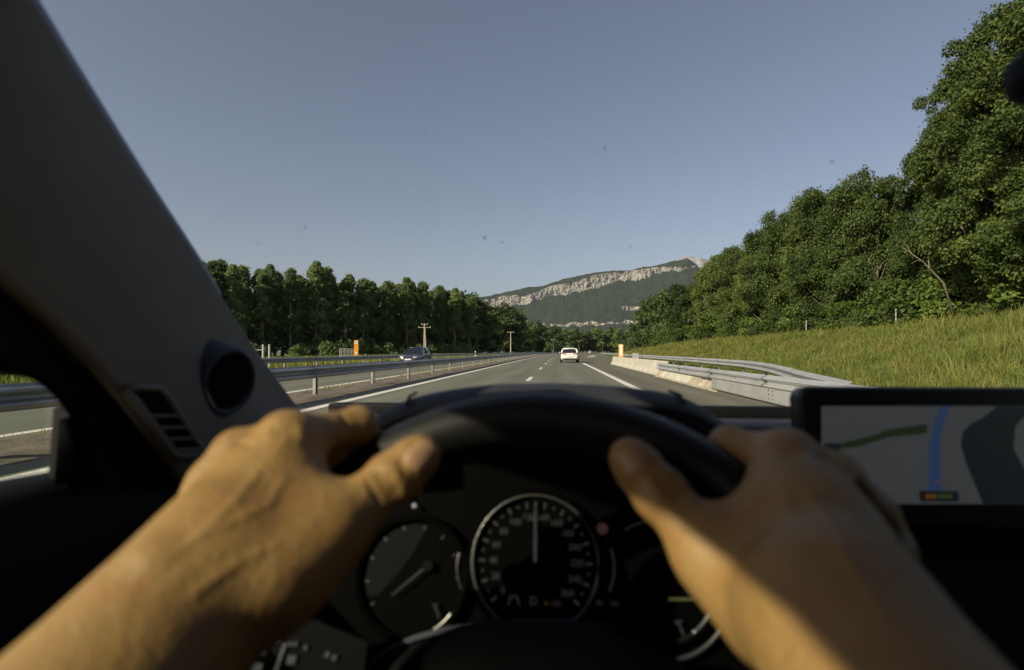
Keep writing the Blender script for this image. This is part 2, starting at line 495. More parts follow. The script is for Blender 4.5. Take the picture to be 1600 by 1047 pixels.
    o = link('rocky_summit', np_mesh('rocky_summit', V2.reshape(-1, 3), F2, mp_)); o['kind'] = 'structure'
build_mountain()

# the air between here and the mountain
hz = MB().box((-8500, -400, -1.5), (8500, 11800, 1990)).build('haze')
hm = bpy.data.materials.new("haze_air"); hm.use_nodes = True
hm.node_tree.nodes.clear()
ho = hm.node_tree.nodes.new("ShaderNodeOutputMaterial"); hv = hm.node_tree.nodes.new("ShaderNodeVolumePrincipled")
hv.inputs["Color"].default_value = (0.80, 0.88, 1.0, 1); hv.inputs["Density"].default_value = 0.000018; hv.inputs["Anisotropy"].default_value = 0.0
hm.node_tree.links.new(hv.outputs[0], ho.inputs["Volume"])
hz.data.materials.append(hm)
tag(hz, 'pale thin haze in the valley air before the mountain', None, None, 'stuff')
hz.visible_shadow = True

# =================================================================== GUARDRAILS, BARRIERS
M_GALV = mat("galvanised_steel", (0.34, 0.35, 0.36), 0.42, 0.65, var=0.22, scale=1.6)
M_GALVP = mat("weathered_galvanised", (0.46, 0.47, 0.47), 0.42, 0.55, var=0.14, scale=1.5, bump=0.1, bscale=40)
M_POST = mat("post_steel", (0.22, 0.225, 0.23), 0.5, 0.6, var=0.2, scale=3)
M_CONC = mat("barrier_concrete", (0.31, 0.295, 0.245), 0.9, scale=1.4, col2=(0.45, 0.43, 0.365), bump=0.25, bscale=60)
M_CONCD = mat("stained_concrete", (0.20, 0.18, 0.135), 0.9, scale=1.6, col2=(0.42, 0.38, 0.29), bump=0.35, bscale=50)
M_BOLT = mat("bolt_steel", (0.12, 0.11, 0.10), 0.5, 0.7)
W_PROF = [(0,0),(0.004,0.018),(0.085,0.055),(0.10,0.075),(0.085,0.098),(0.012,0.135),(0.004,0.155),(0.012,0.175),(0.085,0.212),(0.10,0.235),(0.085,0.255),(0.004,0.292),(0,0.31)]
def beam_mesh(pts, zs, side, name, prof=W_PROF, th=0.006):
    """W-beam swept along pts (x,y pairs); side=+1 puts the ridges towards +normal (right of travel)."""
    rings = []
    for i, (x, y) in enumerate(pts):
        a = pts[max(0, i-1)]; b = pts[min(len(pts)-1, i+1)]
        t = Vector((b[0]-a[0], b[1]-a[1])).normalized(); n = Vector((t.y, -t.x)) * side
        ring = [(x + n.x*o, y + n.y*o, zs[i] + z) for (o, z) in prof] + [(x + n.x*(o-th), y + n.y*(o-th), zs[i] + z) for (o, z) in reversed(prof)]
        rings.append(ring)
    return MB().rings(rings)
def post_mesh(h, name):
    s = 0.038; t = 0.007; d = 0.11
    prof = [(-s,-d/2),(s,-d/2),(s,-d/2+t),(-s+t,-d/2+t),(-s+t,d/2-t),(s,d/2-t),(s,d/2),(-s,d/2)]
    mb = MB(); mb.rings([[(x, y, 0) for x, y in prof], [(x, y, h) for x, y in prof]])
    return mb.mesh(name, M_POST)
def guardrail(name, label, group, latf, y0, y1, ztop, side, seg=4.0, mb_=None, cat='guardrail', post_gap=4.0, zf=None, mat_=None, bolts=False):
    root = empty(name, P3(latf(y0), y0, 0), 0, label, cat, group)
    inv = Matrix.Translation(-root.location)
    zf = zf or (lambda y: ztop)
    y = y0
    pm = post_mesh(ztop - 0.03, 'post')
    while y < y1 - 0.5:
        ye = min(y1, y + seg) 
        n = 5
        ys = [y + (ye + 0.14 - y) * i / n for i in range(n + 1)]
        pts = [(off(v) + latf(v) - root.location.x, v - root.location.y) for v in ys]
        o = beam_mesh(pts, [zf(v) - 0.31 for v in ys], side, 'b').build('rail_beam', mat_ or M_GALV, root)
        if bolts:
            bl = MB()
            for v in (y + 0.07, y + 0.16, y + 2.0):
                for zz in (0.075, 0.155, 0.235):
                    if v > y + 1 and zz != 0.155: continue
                    ox = 0.075 if zz != 0.155 else 0.006
                    c = Vector((off(v) + latf(v) - root.location.x + side*ox, v - root.location.y, zf(v) - 0.31 + zz))
                    bl.tube([c, c + Vector((side*0.016, 0, 0))], 0.014, 6)
            bl.build('bolt', M_BOLT, o)
        y = ye
    y = y0 + 0.4
    while y < y1:
        p = link('post', pm, root)
        p.location = Vector((off(y) + latf(y) - side*0.075, y, -0.02)) - root.location
        p.scale.z = zf(y) / ztop
        y += post_gap
    return root
guardrail('guardrail', 'grey steel guardrail on thin posts along the central median', None, lambda y: -6.02, -12.0, 208, 0.765, 1)
guardrail('guardrail', 'far guardrail before the poplars, across the opposite carriageway', None, lambda y: -15.75, -8.0, 232, 0.765, 1)
guardrail('guardrail', 'thin guardrail bending round behind the concrete barrier at the grass bank', None, rail_lat, 9.0, 201, 0.75, -1, zf=lambda y: interp(y, [5, 9, 13, 18, 400], [0.60, 0.62, 0.72, 0.76, 0.76]), mat_=M_GALVP)
near = guardrail('guardrail', 'pale bolted guardrail on the right shoulder with a flat steel skirt below', None, lambda y: 4.52, -8.4, 23.6, 0.607, -1, mat_=M_GALVP, bolts=True)
SK = [(0.0, 0.0), (0.035, 0.004), (0.045, 0.03), (0.035, 0.29), (0.02, 0.325), (0.0, 0.33)]
y = -8.4
while y < 15.3:
    ye = min(15.5, y + 3.9)
    pts = [(4.50 - near.location.x, v - near.location.y) for v in (y, ye)]
    o = beam_mesh(pts, [0.03, 0.03], -1, 's', SK, 0.02).build('skirt_plate', M_GALVP, near)
    bl = MB()
    for v, zz in ((y+.12,.08),(y+.12,.17),(y+.12,.26),(y+.3,.08),(y+.3,.17),(y+.3,.26),(y+1.6,.13),(y+2.6,.2)):
        c = Vector((4.50 - .035 - near.location.x, v - near.location.y, zz+.03)); bl.tube([c, c + Vector((-.012,0,0))], .018, 6)
    bl.build('bolt', M_BOLT, o)
    y = ye

# concrete barrier with sloped foot blocks at its near end
bar = empty('concrete_barrier', (4.62, 33, 0), 0, 'cream concrete barrier wall between the right shoulder and the emergency bay', 'barrier')
prof = [(-0.10,0),(-0.10,0.08),(0.02,0.27),(0.09,0.66),(0.11,0.68),(0.27,0.68),(0.29,0.66),(0.36,0.27),(0.48,0.08),(0.48,0)]
y = 23.5
while y < 45:
    ye = min(45.2, y + 5.4)
    mb = MB(); mb.rings([[(o - 0.02, v - 33, z) for o, z in prof] for v in (y, ye - 0.025)])
    mb.build('barrier_segment', M_CONC, bar, bevel=0.008)
    y = ye
y = 15.8
k = 0
while y < 23.3:
    L_ = 1.15 if k < 6 else 1.2
    h = 0.30 if y > 16 else 0.24
    pr = [(-0.26,0),(-0.24,0.03),(-0.07,h-0.02),(-0.03,h),(0.25,h),(0.27,0)]
    mb = MB(); mb.rings([[(o, v - 33, z) for o, z in pr] for v in (y, y + L_ - 0.06)])
    mb.build('foot_block', M_CONC if 17.8 < y < 22 else M_CONCD, bar, bevel=0.012)
    y += L_; k += 1
MB().box((-0.36, -18.4, 0.0), (-0.27, -9.6, 0.045)).build('foot_kerb', M_CONCD, bar, bevel=0.01)
plinth = MB(); plinth.rings([[(5.25, y_, 0.0), (5.3, y_, 0.22), (r_, y_, 0.24), (r_ + .05, y_, 0.0)] for y_, r_ in ((19.5, 5.6), (22, 6.3), (26, 6.5), (44, 6.9))])
o = plinth.build('concrete_plinth', M_SAND, bevel=0.02); tag(o, 'low sandy concrete plinth behind the cream barrier wall', 'plinth')

# emergency telephones
M_ORANGE = mat("orange_enamel", (0.80, 0.33, 0.025), 0.45, var=0.08, scale=3)
M_WHITE = mat("white_enamel", (0.75, 0.75, 0.72), 0.5, var=0.06, scale=6)
M_DARK = mat("dark_rubber", (0.02, 0.02, 0.022), 0.6)
def sos(loc, rz, label, h=2.2, w=0.46, slim=False):
    r = empty('emergency_phone', loc, rz, label, 'emergency phone', 'emergency phones')
    MB().box((-w/2, -w*.3, 0.12), (w/2, w*.3, h*0.78)).build('cabinet', M_ORANGE, r, bevel=0.02)
    MB().box((-w*.42, -w*.25, 0), (w*.42, w*.25, 0.12)).build('base', M_CONC, r)
    MB().box((-w/2, -w*.3, h*0.79), (w/2, w*.3, h)).build('head', M_ORANGE, r, bevel=0.03)
    hd = MB().box((-w*.38, -w*.3-.012, h*0.84), (w*.38, -w*.3-.002, h*0.955)).build('sign_plate', M_WHITE, r)
    vs, fs = text_verts("SOS", 0.19 * w/.46)
    MB().add([(x, -w*.3-.016, y + h*0.895) for x, y, z in vs], fs).build('lettering', M_DARK, hd)
    MB().box((-w*.22, -w*.3-.012, h*.42), (w*.22, -w*.3-.002, h*.50)).build('speaker_grille', M_WHITE, r)
    MB().tube([(0, -w*.3-.001, h*.35), (0, -w*.3-.03, h*.35)], .04, 12).build('call_button', M_DARK, r)
    if slim:
        MB().box((-w*.24, -w*.3-.02, h*.3), (w*.24, -w*.3-.003, h*.95)).build('front_panel', M_WHITE, r, bevel=.008)
    return r
sos((-19.7, 48.5, -.1), R(22), 'orange emergency phone cabinet before the poplars beside a grey mesh panel', 2.3, 0.40)
sos((8.15 - .75, 62, 0), 0, 'slim orange and white emergency phone past the far end of the concrete barrier', 1.95, 0.52, True)
# grey end cabinet of the bent rail
o = MB().box((-.3, -.12, 0), (.3, .12, .95)).build('rail_end_cabinet', M_GALVP, bevel=.02); o.location = (7.65, 52, 0)
tag(o, 'small grey cabinet at the rail beside the right-hand emergency phone', 'cabinet')

# mesh panel, pipe fence, marker, wire fence
M_ZINC = mat("zinc_wire", (0.42, 0.43, 0.42), 0.5, 0.4)
pn = empty('mesh_panel', (-20.55, 48.4, -.1), R(12), 'grey wire mesh panel standing beside the orange emergency phone', 'mesh panel')
MB().tube([(-.75,0,0),(-.75,0,1.5),(.75,0,1.5),(.75,0,0)], .03, 6).build('frame', M_ZINC, pn)
for k in range(11):
    MB().tube([(-.75+.136*(k+.5),0,.05),(-.75+.136*(k+.5),0,1.5)], .016, 5).build('bar', M_ZINC, pn)
for k in range(3):
    MB().tube([(-.75,0.02,.25+.5*k),(.75,0.02,.25+.5*k)], .015, 5).build('bar', M_ZINC, pn)
pf = empty('pipe_fence', (-16.9, 28, -.1), 0, 'grey pipe fence ending in two tall posts beyond the far guardrail', 'fence')
for dx in (0, .38):
    MB().tube([(dx, 0, 0), (dx, 0, 1.62)], .055, 8).build('post', M_ZINC, pf)
for zz in (.75, 1.3):
    MB().tube([(0, 0, zz), (-4.5, -1.5, zz)], .03, 6).build('pipe', M_ZINC, pf)
for k in (1, 2, 3):
    MB().tube([(-1.5*k, -.5*k, 0), (-1.5*k, -.5*k, 1.3)], .035, 6).build('post', M_ZINC, pf)
dl = empty('delineator', (-15.9 + off(95), 95, -.1), 0, 'small white delineator post before the left trees', 'delineator')
MB().box((-.08,-.05,0),(.08,.05,1.25)).build('post', M_WHITE, dl, bevel=.03)
MB().box((-.084,-.054,.9),(.084,.054,1.05)).build('band', M_DARK, dl)
wf = empty('wire_fence', (17.3, 30, 2.5), 0, 'wire fence on slim pale posts along the top of the grass bank', 'fence')
zs = []
for y in (27.6, 37.0):
    l = 17.0 + .2*math.sin(y*1.7)
    zz = bank_h(l, y); p = Vector((l + off(y), y, zz)) - wf.location; zs.append(p)
    MB().tube([p - Vector((0,0,.2)), p + Vector((0.02,0,1.0))], .03, 6).build('post', M_ZINC, wf)
for hgt in (.5, .75, .95):
    MB().tube([p + Vector((0,0,hgt)) for p in zs], .002, 4).build('wire', M_ZINC, wf)

# utility poles
M_POLE = mat("pole_concrete", (0.40, 0.36, 0.28), 0.85, var=.12, scale=3)
M_BARKP = mat('grey_timber', (0.16, 0.145, 0.115), 0.9, var=.2, scale=3)
def pole(x, y, h, label, dbl=False, q=1):
    r = empty('utility_pole', (x, y, -.2), R(15), label, 'utility pole', 'utility poles before the left trees')
    MB().tube([(0,0,0),(0,0,h*.5),(0,0,h)], [.2*q,.16*q,.12*q], 8).build('shaft', M_POLE if q == 1 else M_BARKP, r)
    if dbl: MB().tube([(.42,0,0),(.3,0,h*.5),(.12,0,h-.8)], [.14,.12,.1], 8).build('strut', M_POLE, r)
    for zz, w in (((h-.9, 1.5),(h-.15, .8)) if dbl else ((h-.25, 1.1),)):
        MB().box((-w,-.06,zz-.06),(w,.06,zz+.06)).build('crossarm', M_POLE, r)
        for dx in (-w+.1, 0.0, w-.1):
            MB().tube([(dx,0,zz+.06),(dx,0,zz+.32)], [.05,.03], 6).build('insulator', M_WHITE, r)
    return r
def pole_at(px, py, h, *a, **k):
    d = (h - .2 - 1.12) * 800 / (549 - py); p = at(px, 549, d); return pole(p.x, p.y, h, *a, **k)
pole_at(663, 506, 8.2, 'tall double concrete utility pole with crossarms behind the oncoming dark car', dbl=True)
pole_at(798, 518, 8.0, 'pale T-shaped utility pole before the dark trees at the bend')
pole_at(864.5, 530, 7.5, 'small distant utility pole just left of the white car', q=.7)
pole_at(904.5, 532, 7.5, 'faint dark distant pole just right of the white car', q=.6)
pole_at(941.5, 535, 7.5, 'faint distant utility pole before the far trees, near the rail end', q=.6)

# =================================================================== CARS ON THE ROAD
M_TYRE = mat("tyre_rubber", (0.018, 0.018, 0.018), 0.8)
M_ALLOY = mat("alloy", (0.45, 0.45, 0.46), 0.35, 0.8)
M_CGLASS = mat("car_window", (0.012, 0.015, 0.018), 0.06, spec=0.7)
M_TAIL = mat("tail_lamp", (0.22, 0.012, 0.01), 0.2)
M_LAMP = mat("headlamp_glass", (0.75, 0.75, 0.75), 0.15, 0.3)
M_TRIM = mat("black_trim", (0.015, 0.015, 0.016), 0.55)
M_PLATE = mat("number_plate", (0.8, 0.8, 0.78), 0.4)
def road_car(name, label, paint, loc, rz, wagon=False, group=None, text="EV-482-KR"):
    """nose towards +Y. 4.35 m long, 1.8 m wide"""
    r = empty(name, loc, rz, label, 'car', group)
    L2 = 2.2 if not wagon else 2.35
    # stations: y, half width sill, half width belt, z sill, z belt/bonnet height
    st = [(-L2, .70, .70, .42, .72), (-L2+.06, .80, .80, .30, .90), (-L2+.25, .87, .83, .26, 1.00), (-1.35, .90, .86, .24, 1.00), (-.4, .90, .87, .22, .97), (.55, .90, .87, .22, .94),
          (1.0, .90, .84, .24, .90), (1.6, .88, .78, .26, .82), (L2-.22, .80, .68, .30, .70), (L2-.05, .66, .55, .36, .60), (L2, .55, .46, .42, .54)]
    rings = []
    for (y, ws, wb, z0, z1) in st:
        h = z1 - z0
        half = [(0, z0), (ws*.8, z0), (ws*.97, z0+.06*h), (ws, z0+.35*h), (ws*.985, z0+.62*h), (wb, z0+.92*h), (wb*.93, z1), (0, z1+.015)]
        ring = [(x, y, z) for x, z in half] + [(-x, y, z) for x, z in reversed(half[1:-1])]
        rings.append(ring)
    body = MB().rings(rings).build('body', paint, r, smooth=True, subsurf=1)
    rear = -L2 + (.16 if not wagon else .1)
    # greenhouse: dark glass shell, painted roof and pillars proud of it
    gs = [(rear, .76, .98, .76, .985), (rear+.30, .80, .97, .62, 1.36), (rear+.62, .82, .96, .60, 1.43), (-.3, .83, .95, .61, 1.465), (.25, .83, .93, .60, 1.43), (.62, .82, .92, .66, 1.22), (1.12, .78, .88, .76, .90)]
    if wagon: gs[1] = (rear+.22, .80, .97, .62, 1.38); 
    rings = []
    for (y, wb, zb, wr, zr) in gs:
        half = [(0, zb-.05), (wb, zb-.03), (wb*.5+wr*.5+.015, zb*.5+zr*.5), (wr, zr-.03), (wr*.9, zr), (0, zr+.02)]
        rings.append([(x, y, z) for x, z in half] + [(-x, y, z) for x, z in reversed(half[1:-1])])
    MB().rings(rings).build('window_glass', M_CGLASS, r, smooth=False)
    roof = MB()
    rr = [(y, wr, zr) for (y, wb, zb, wr, zr) in gs[1:5]]
    rr = [(rr[0][0]-.07, rr[0][1]*.98, rr[0][2]-.005)] + rr[1:]
    rings = []
    for y, w, z in rr:
        half = [(0, z+.04), (w*.9, z+.02), (w+.02, z-.03), (w+.015, z-.06), (w*.85, z-.03), (0, z+.0)]
        rings.append([(x, y, zz) for x, zz in half] + [(-x, y, zz) for x, zz in reversed(half[1:-1])])
    roof.rings(rings).build('roof', paint, r, smooth=True)
    for s in (-1, 1):
        def bar(i, j, w_, nm, m_):
            a = gs[i]; b = gs[j]
            pts = [(s*(a[1]+.01), a[0], a[2]-.02), (s*(.5*a[1]+.5*b[3]+.02), .5*a[0]+.5*b[0], .5*a[2]+.5*b[4]+.02), (s*(b[3]+.01), b[0], b[4]-.02)]
            MB().tube(pts, w_, 6).build(nm, m_, r)
        bar(0, 1, .085, 'rear_pillar', paint)
        bar(6, 4, .045, 'front_pillar', paint)
        a = gs[3]
        MB().tube([(s*.88, -.25, .95), (s*.74, -.32, 1.25), (s*.62, -.34, 1.43)], .04, 6).build('door_pillar', M_TRIM, r)
        m = MB(); m.rings([[(s*(.90+.11*math.sin(t)) , .62+.07*c, 1.0+.075*math.sin(u)) for u in [k*math.pi/4 for k in range(8)]] for t, c in ((0.1,-1),(.9,-.8),(1.5,0),(1.2,.7),(.3,1))]).build('door_mirror', paint if not wagon else M_TRIM, r, smooth=True)
        for yy in (-1.33, 1.32):
            w = MB(); pr = [(.10,.20),(.115,.30),(.10,.325),(-.10,.325),(-.115,.30),(-.10,.20)]
            w.rings([[(s*.82 + s*dx, yy + rad*math.cos(2*math.pi*k/20), .325 + rad*math.sin(2*math.pi*k/20)) for dx, rad in pr] for k in range(20)], closed=True)
            wo = w.build('wheel', M_TYRE, r, smooth=False)
            rm = MB()
            for k in range(5):
                an = 2*math.pi*k/5
                rm.box((-.012,-.035,0),(.012,.035,.21), Matrix.Translation((s*.925, yy, .325)) @ Matrix.Rotation(an, 4, 'X'))
            rm.tube([(s*.915, yy+.2*math.cos(2*math.pi*k/20), .325+.2*math.sin(2*math.pi*k/20)) for k in range(20)], .02, 5, closed=True)
            rm.build('rim', M_ALLOY, wo)
        # lamps
        tl = MB(); tl.rings([[(s*x, -L2+dy+.02, z+zz) for zz in (-.035,.045)] for x, dy, z in ((.30,-.0+.03,.855),(.5,.02,.86),(.72,.04,.875),(.86,.20,.885))], caps=False, wrap=False)
        t = tl.build('tail_lamp', M_TAIL, r); mo = t.modifiers.new('s','SOLIDIFY'); mo.thickness = .06; mo.offset = 0
        hl = MB(); hl.rings([[(s*x, L2-dy, z+zz) for zz in (-.06,.06)] for x, dy, z in ((.40,.06,.62),(.58,.12,.645),(.72,.24,.675))], caps=False, wrap=False)
        t = hl.build('headlamp', M_LAMP, r); mo = t.modifiers.new('s','SOLIDIFY'); mo.thickness = .07; mo.offset = 0
    MB().box((-.60,-L2-.03,.245),(.60,-L2+.12,.40)).build('rear_diffuser', M_TRIM, r, bevel=.03)
    MB().box((-.72,-L2-.0,.40),(.72,-L2+.1,.44)).build('bumper_seam', M_TRIM, r)
    MB().box((-.45,L2-.1,.30),(.45,L2+.015,.50)).build('lower_grille', M_TRIM, r, bevel=.02)
    MB().box((-.34,L2-.08,.53),(.34,L2-.005,.60)).build('grille', M_TRIM, r, bevel=.01)
    for yy, nm in ((-L2-.035+.0, -1), (L2+.03, 1)):
        pl = MB().box((-.26, yy-.008, .56 if nm < 0 else .40), (.26, yy+.008, .67 if nm < 0 else .51)).build('number_plate', M_PLATE, r)
        vs, fs = text_verts(text, .095)
        MB().add([((-x if nm > 0 else x)*.95, yy + nm*.012, y + (.615 if nm < 0 else .455)) for x, y, z in vs], fs).build('lettering', M_TRIM, pl)
    for s in (-1, 1):
        MB().tube([(s*.5,-L2-.012,.70),(s*.2,-L2-.012,.69)], .012, 5).build('boot_crease', paint, r)
    MB().tube([(0,-L2-.02,.80),(0,-L2-.05,.80)], .045, 16).build('badge', M_TRIM, r)
    return r
M_WCAR = mat("white_paint", (0.62, 0.61, 0.58), 0.3, coat=0.6)
M_NCAR = mat("navy_paint", (0.022, 0.028, 0.045), 0.28, coat=0.9)
M_BCAR = mat("pale_blue_paint", (0.45, 0.52, 0.62), 0.3, coat=0.6)
wy = 50.5
road_car('car', 'white hatchback seen from behind, driving ahead in our lane', M_WCAR, (1.08, wy + 2.2, 0), 0)
p = at(650, 549, 44.0)
road_car('car', 'dark blue estate car coming the other way beyond the median guardrail', M_NCAR, (p.x, p.y, 0), math.pi, wagon=True, text="FQ-915-BD")
road_car('car', 'tiny pale blue car far off where the road bends right', M_BCAR, (off(300) + 1.2, 300, 0), R(-8))

# =================================================================== TREES, SHRUBS, GRASS
M_BARK = mat("bark", (0.09, 0.075, 0.055), 0.95, scale=3, col2=(0.20, 0.175, 0.13), bump=0.8, bscale=12, stretch=(1, 1, .3))
M_PALEBARK = mat("pale_dead_wood", (0.26, 0.23, 0.17), 0.9, var=.25, scale=4)
M_LEAF_P = leaf_mat("poplar_leaf", (0.080, 0.130, 0.042), (0.20, 0.265, 0.095), .48, .25)
M_LEAF_B = leaf_mat("broad_leaf", (0.015, 0.031, 0.007), (0.066, 0.100, 0.023), .30, .3)
M_LEAF_L = leaf_mat("light_leaf", (0.030, 0.055, 0.011), (0.110, 0.148, 0.034), .32, .3)
M_LEAF_D = leaf_mat("dark_leaf", (0.024, 0.044, 0.012), (0.070, 0.105, 0.030), .25, .2)
M_LEAF_S = leaf_mat("shrub_leaf", (0.035, 0.07, 0.010), (0.105, 0.155, 0.03), .3, .6)

def leaf_quads(cen, out, size, rg, flat=0.55):
    """rhombus leaves at cen (n,3) with rough outward normals."""
    n = len(cen)
    nrm = out*flat + rg.normal(size=(n, 3))*0.75; nrm[:, 2] += 0.35
    nrm /= np.linalg.norm(nrm, axis=1, keepdims=True)
    t = rg.normal(size=(n, 3)); t -= nrm*np.sum(t*nrm, 1, keepdims=True); t /= np.linalg.norm(t, axis=1, keepdims=True)
    b = np.cross(nrm, t)
    s = (size * rg.uniform(.6, 1.3, n))[:, None]
    v = np.stack([cen - t*s*.62, cen + b*s*.36 + nrm*s*.10, cen + t*s*.62, cen - b*s*.36 + nrm*s*.10], 1).reshape(-1, 3)
    return v, np.arange(4*n).reshape(n, 4)

def crown_points(n, clumps, rg):
    """clumps: (k,4) centre and radius, leaves gathered towards the outside of each clump."""
    w = clumps[:, 3]**2; w = w / w.sum()
    ci = rg.choice(len(clumps), n, p=w)
    d = rg.normal(size=(n, 3)); d /= np.linalg.norm(d, axis=1, keepdims=True)
    r = clumps[ci, 3] * rg.uniform(0.25, 1.0, n)**0.5 * (1 + 0.24*rg.normal(size=n))
    p = clumps[ci, :3] + d * r[:, None] * np.array([1.12, 1.12, .8])
    return p, d

def limbs(mb, base_h, top_h, r0, targets, lean=(0, 0)):
    trunk = []
    for i in range(7):
        t = i/6
        trunk.append((lean[0]*t*t + .12*math.sin(3*t), lean[1]*t*t + .1*math.sin(4*t+1), top_h*t))
    mb.tube(trunk, [r0*(1 - .8*i/6) * (1.35 if i == 0 else 1) for i in range(7)], 8)
    for c in targets:
        hz_ = max(base_h*.6, c[2]*random.uniform(.45, .7)); t = min(1, hz_/top_h)
        a = Vector((lean[0]*t*t, lean[1]*t*t, hz_)); b = a.lerp(Vector(c[:3]), .78); m = a.lerp(b, .5) + Vector((0, 0, -.06*(b-a).length))
        mb.tube([a, m, b], [r0*.38*(1-.5*t), r0*.22, r0*.06], 5)

def broadleaf(name, h, rx, base, nclump, nleaf, size, m, seed, crad=.20, egg=.5, lean=(0,0)):
    rg = np.random.default_rng(seed)
    cl = []
    nb = max(8, nclump//5)
    for k in range(nb):                      # boughs, each with its own bunch of leaf clumps
        z = (k + rg.uniform(0, 1))/nb
        prof = math.sin(math.pi * min(1, (z*(1-.12)+.12))**(.75 + .5*egg))**.6
        an = k*2.4 + rg.uniform(-.6, .6)
        rr = rx * prof * rg.uniform(.35, .85) * (1.25 if rg.uniform() < .15 else 1)
        c = np.array([rr*math.cos(an) + lean[0]*z, rr*math.sin(an) + lean[1]*z, base + (h-base)*(.05 + z*.93)])
        br = rx*rg.uniform(.26, .46)
        for q in range(6):
            d_ = rg.normal(size=3); d_ /= np.linalg.norm(d_); d_[2] *= .6
            cl.append([*(c + d_*br*rg.uniform(.5, 1.1)), rx*crad*rg.uniform(.45, 1.25)])
    for k in range(nclump//4):               # the inner mass
        z = rg.uniform(.02, .85); an = rg.uniform(0, 6.28); rr = rx*.42*rg.uniform(0, 1)
        cl.append([rr*math.cos(an), rr*math.sin(an), base + (h-base)*z, rx*crad*1.3])
    cl = np.array(cl)
    p, d = crown_points(nleaf, cl, rg)
    p[:, 2] = np.maximum(p[:, 2], .3)
    # keep the outward feeling of the whole crown too
    axis = p - np.array([0, 0, base + (h-base)*.45]); axis /= np.linalg.norm(axis, axis=1, keepdims=True)
    v, f = leaf_quads(p, d*.7 + axis*.5, size, rg)
    crown = np_mesh(name + "_crown", v, f, m)
    mb = MB(); limbs(mb, base, h*.8, max(.12, h*.018), cl[::max(1, nclump//14)], lean)
    return mb.mesh(name + "_trunk", M_BARK, True), crown
def poplar(name, h, rx, base, nclump, nleaf, size, m, seed):
    rg = np.random.default_rng(seed)
    cl = []
    for k in range(nclump):
        z = rg.uniform(0, 1)**.9
        prof = (math.sin(math.pi*min(1, .16 + z*.83)))**.55 * (1.08 - .42*z)
        an = rg.uniform(0, 2*math.pi); rr = rx*prof*rg.uniform(.3, 1)**.6
        cl.append([rr*math.cos(an), rr*math.sin(an), base + (h-base)*z*.97, rx*rg.uniform(.18, .36)])
    cl = np.array(cl)
    p, d = crown_points(nleaf, cl, rg)
    q = p.copy(); q[:, 2] = 0; q /= (np.linalg.norm(q, axis=1, keepdims=True) + 1e-6)
    p[:, 2] = np.maximum(p[:, 2], .3)
    v, f = leaf_quads(p, d*.6 + q*.6, size, rg)
    mb = MB(); limbs(mb, base, h*.92, .2, cl[::max(1, nclump//8)])
    return mb.mesh(name + "_trunk", M_PALEBARK, True), np_mesh(name + "_crown", v, f, m)

POP = [poplar("poplar", 18, rx, .7, nc, 14000, .36, M_LEAF_P, 20+i) for i, (rx, nc) in enumerate(((2.2, 85), (2.5, 95), (1.9, 75)))]
BRO = [broadleaf("maple", 10, 3.6, 1.2, 85, 46000, .155, M_LEAF_B, 40, .19, .5), broadleaf("ash", 10, 3.2, 1.0, 70, 42000, .155, M_LEAF_L, 41, .20, .3),
       broadleaf("lime", 10, 3.9, 0.8, 95, 46000, .155, M_LEAF_B, 42, .18, .7)]
TALL = [broadleaf("tall_ash", 13, 3.0, 1.6, 95, 70000, .14, M_LEAF_B, 50, .20, .1), broadleaf("tall_poplar", 13, 2.7, 1.2, 85, 66000, .14, M_LEAF_L, 51, .21, .05)]
FAR = [broadleaf("far_oak", 18, 7, 1.0, 70, 7000, .75, M_LEAF_D, 60, .22, .5), broadleaf("far_elm", 18, 5.5, 1.0, 60, 6000, .75, M_LEAF_P, 61, .24, .3)]
LITE = broadleaf("young_birch", 8, 2.2, 1.2, 42, 7000, .17, M_LEAF_L, 70, .17, .3)
SHR = [broadleaf("shrub", 2.0, 1.3, .1, 26, 4200, .16, M_LEAF_S, 80, .3, .3), broadleaf("shrub", 1.6, 1.5, .05, 26, 4200, .15, M_LEAF_B, 81, .3, .4)]
SHRF = broadleaf("far_shrub", 3.0, 3.0, .1, 30, 1600, .5, M_LEAF_P, 83, .3, .4)

NTREE = 0
def tree(proto, x, y, z, h0, h, wscale, name, label, group, cat='tree'):
    r = empty(name, (x, y, z), random.uniform(0, 6.28), label, cat, group)
    t = link('trunk', proto[0], r); c = link('crown', proto[1], r)
    r.scale = (h/h0*wscale, h/h0*wscale, h/h0)
    return r
def ground_z(x, y):
    l = x - off(y)
    return bank_h(l, y) if l > 5 else -.15

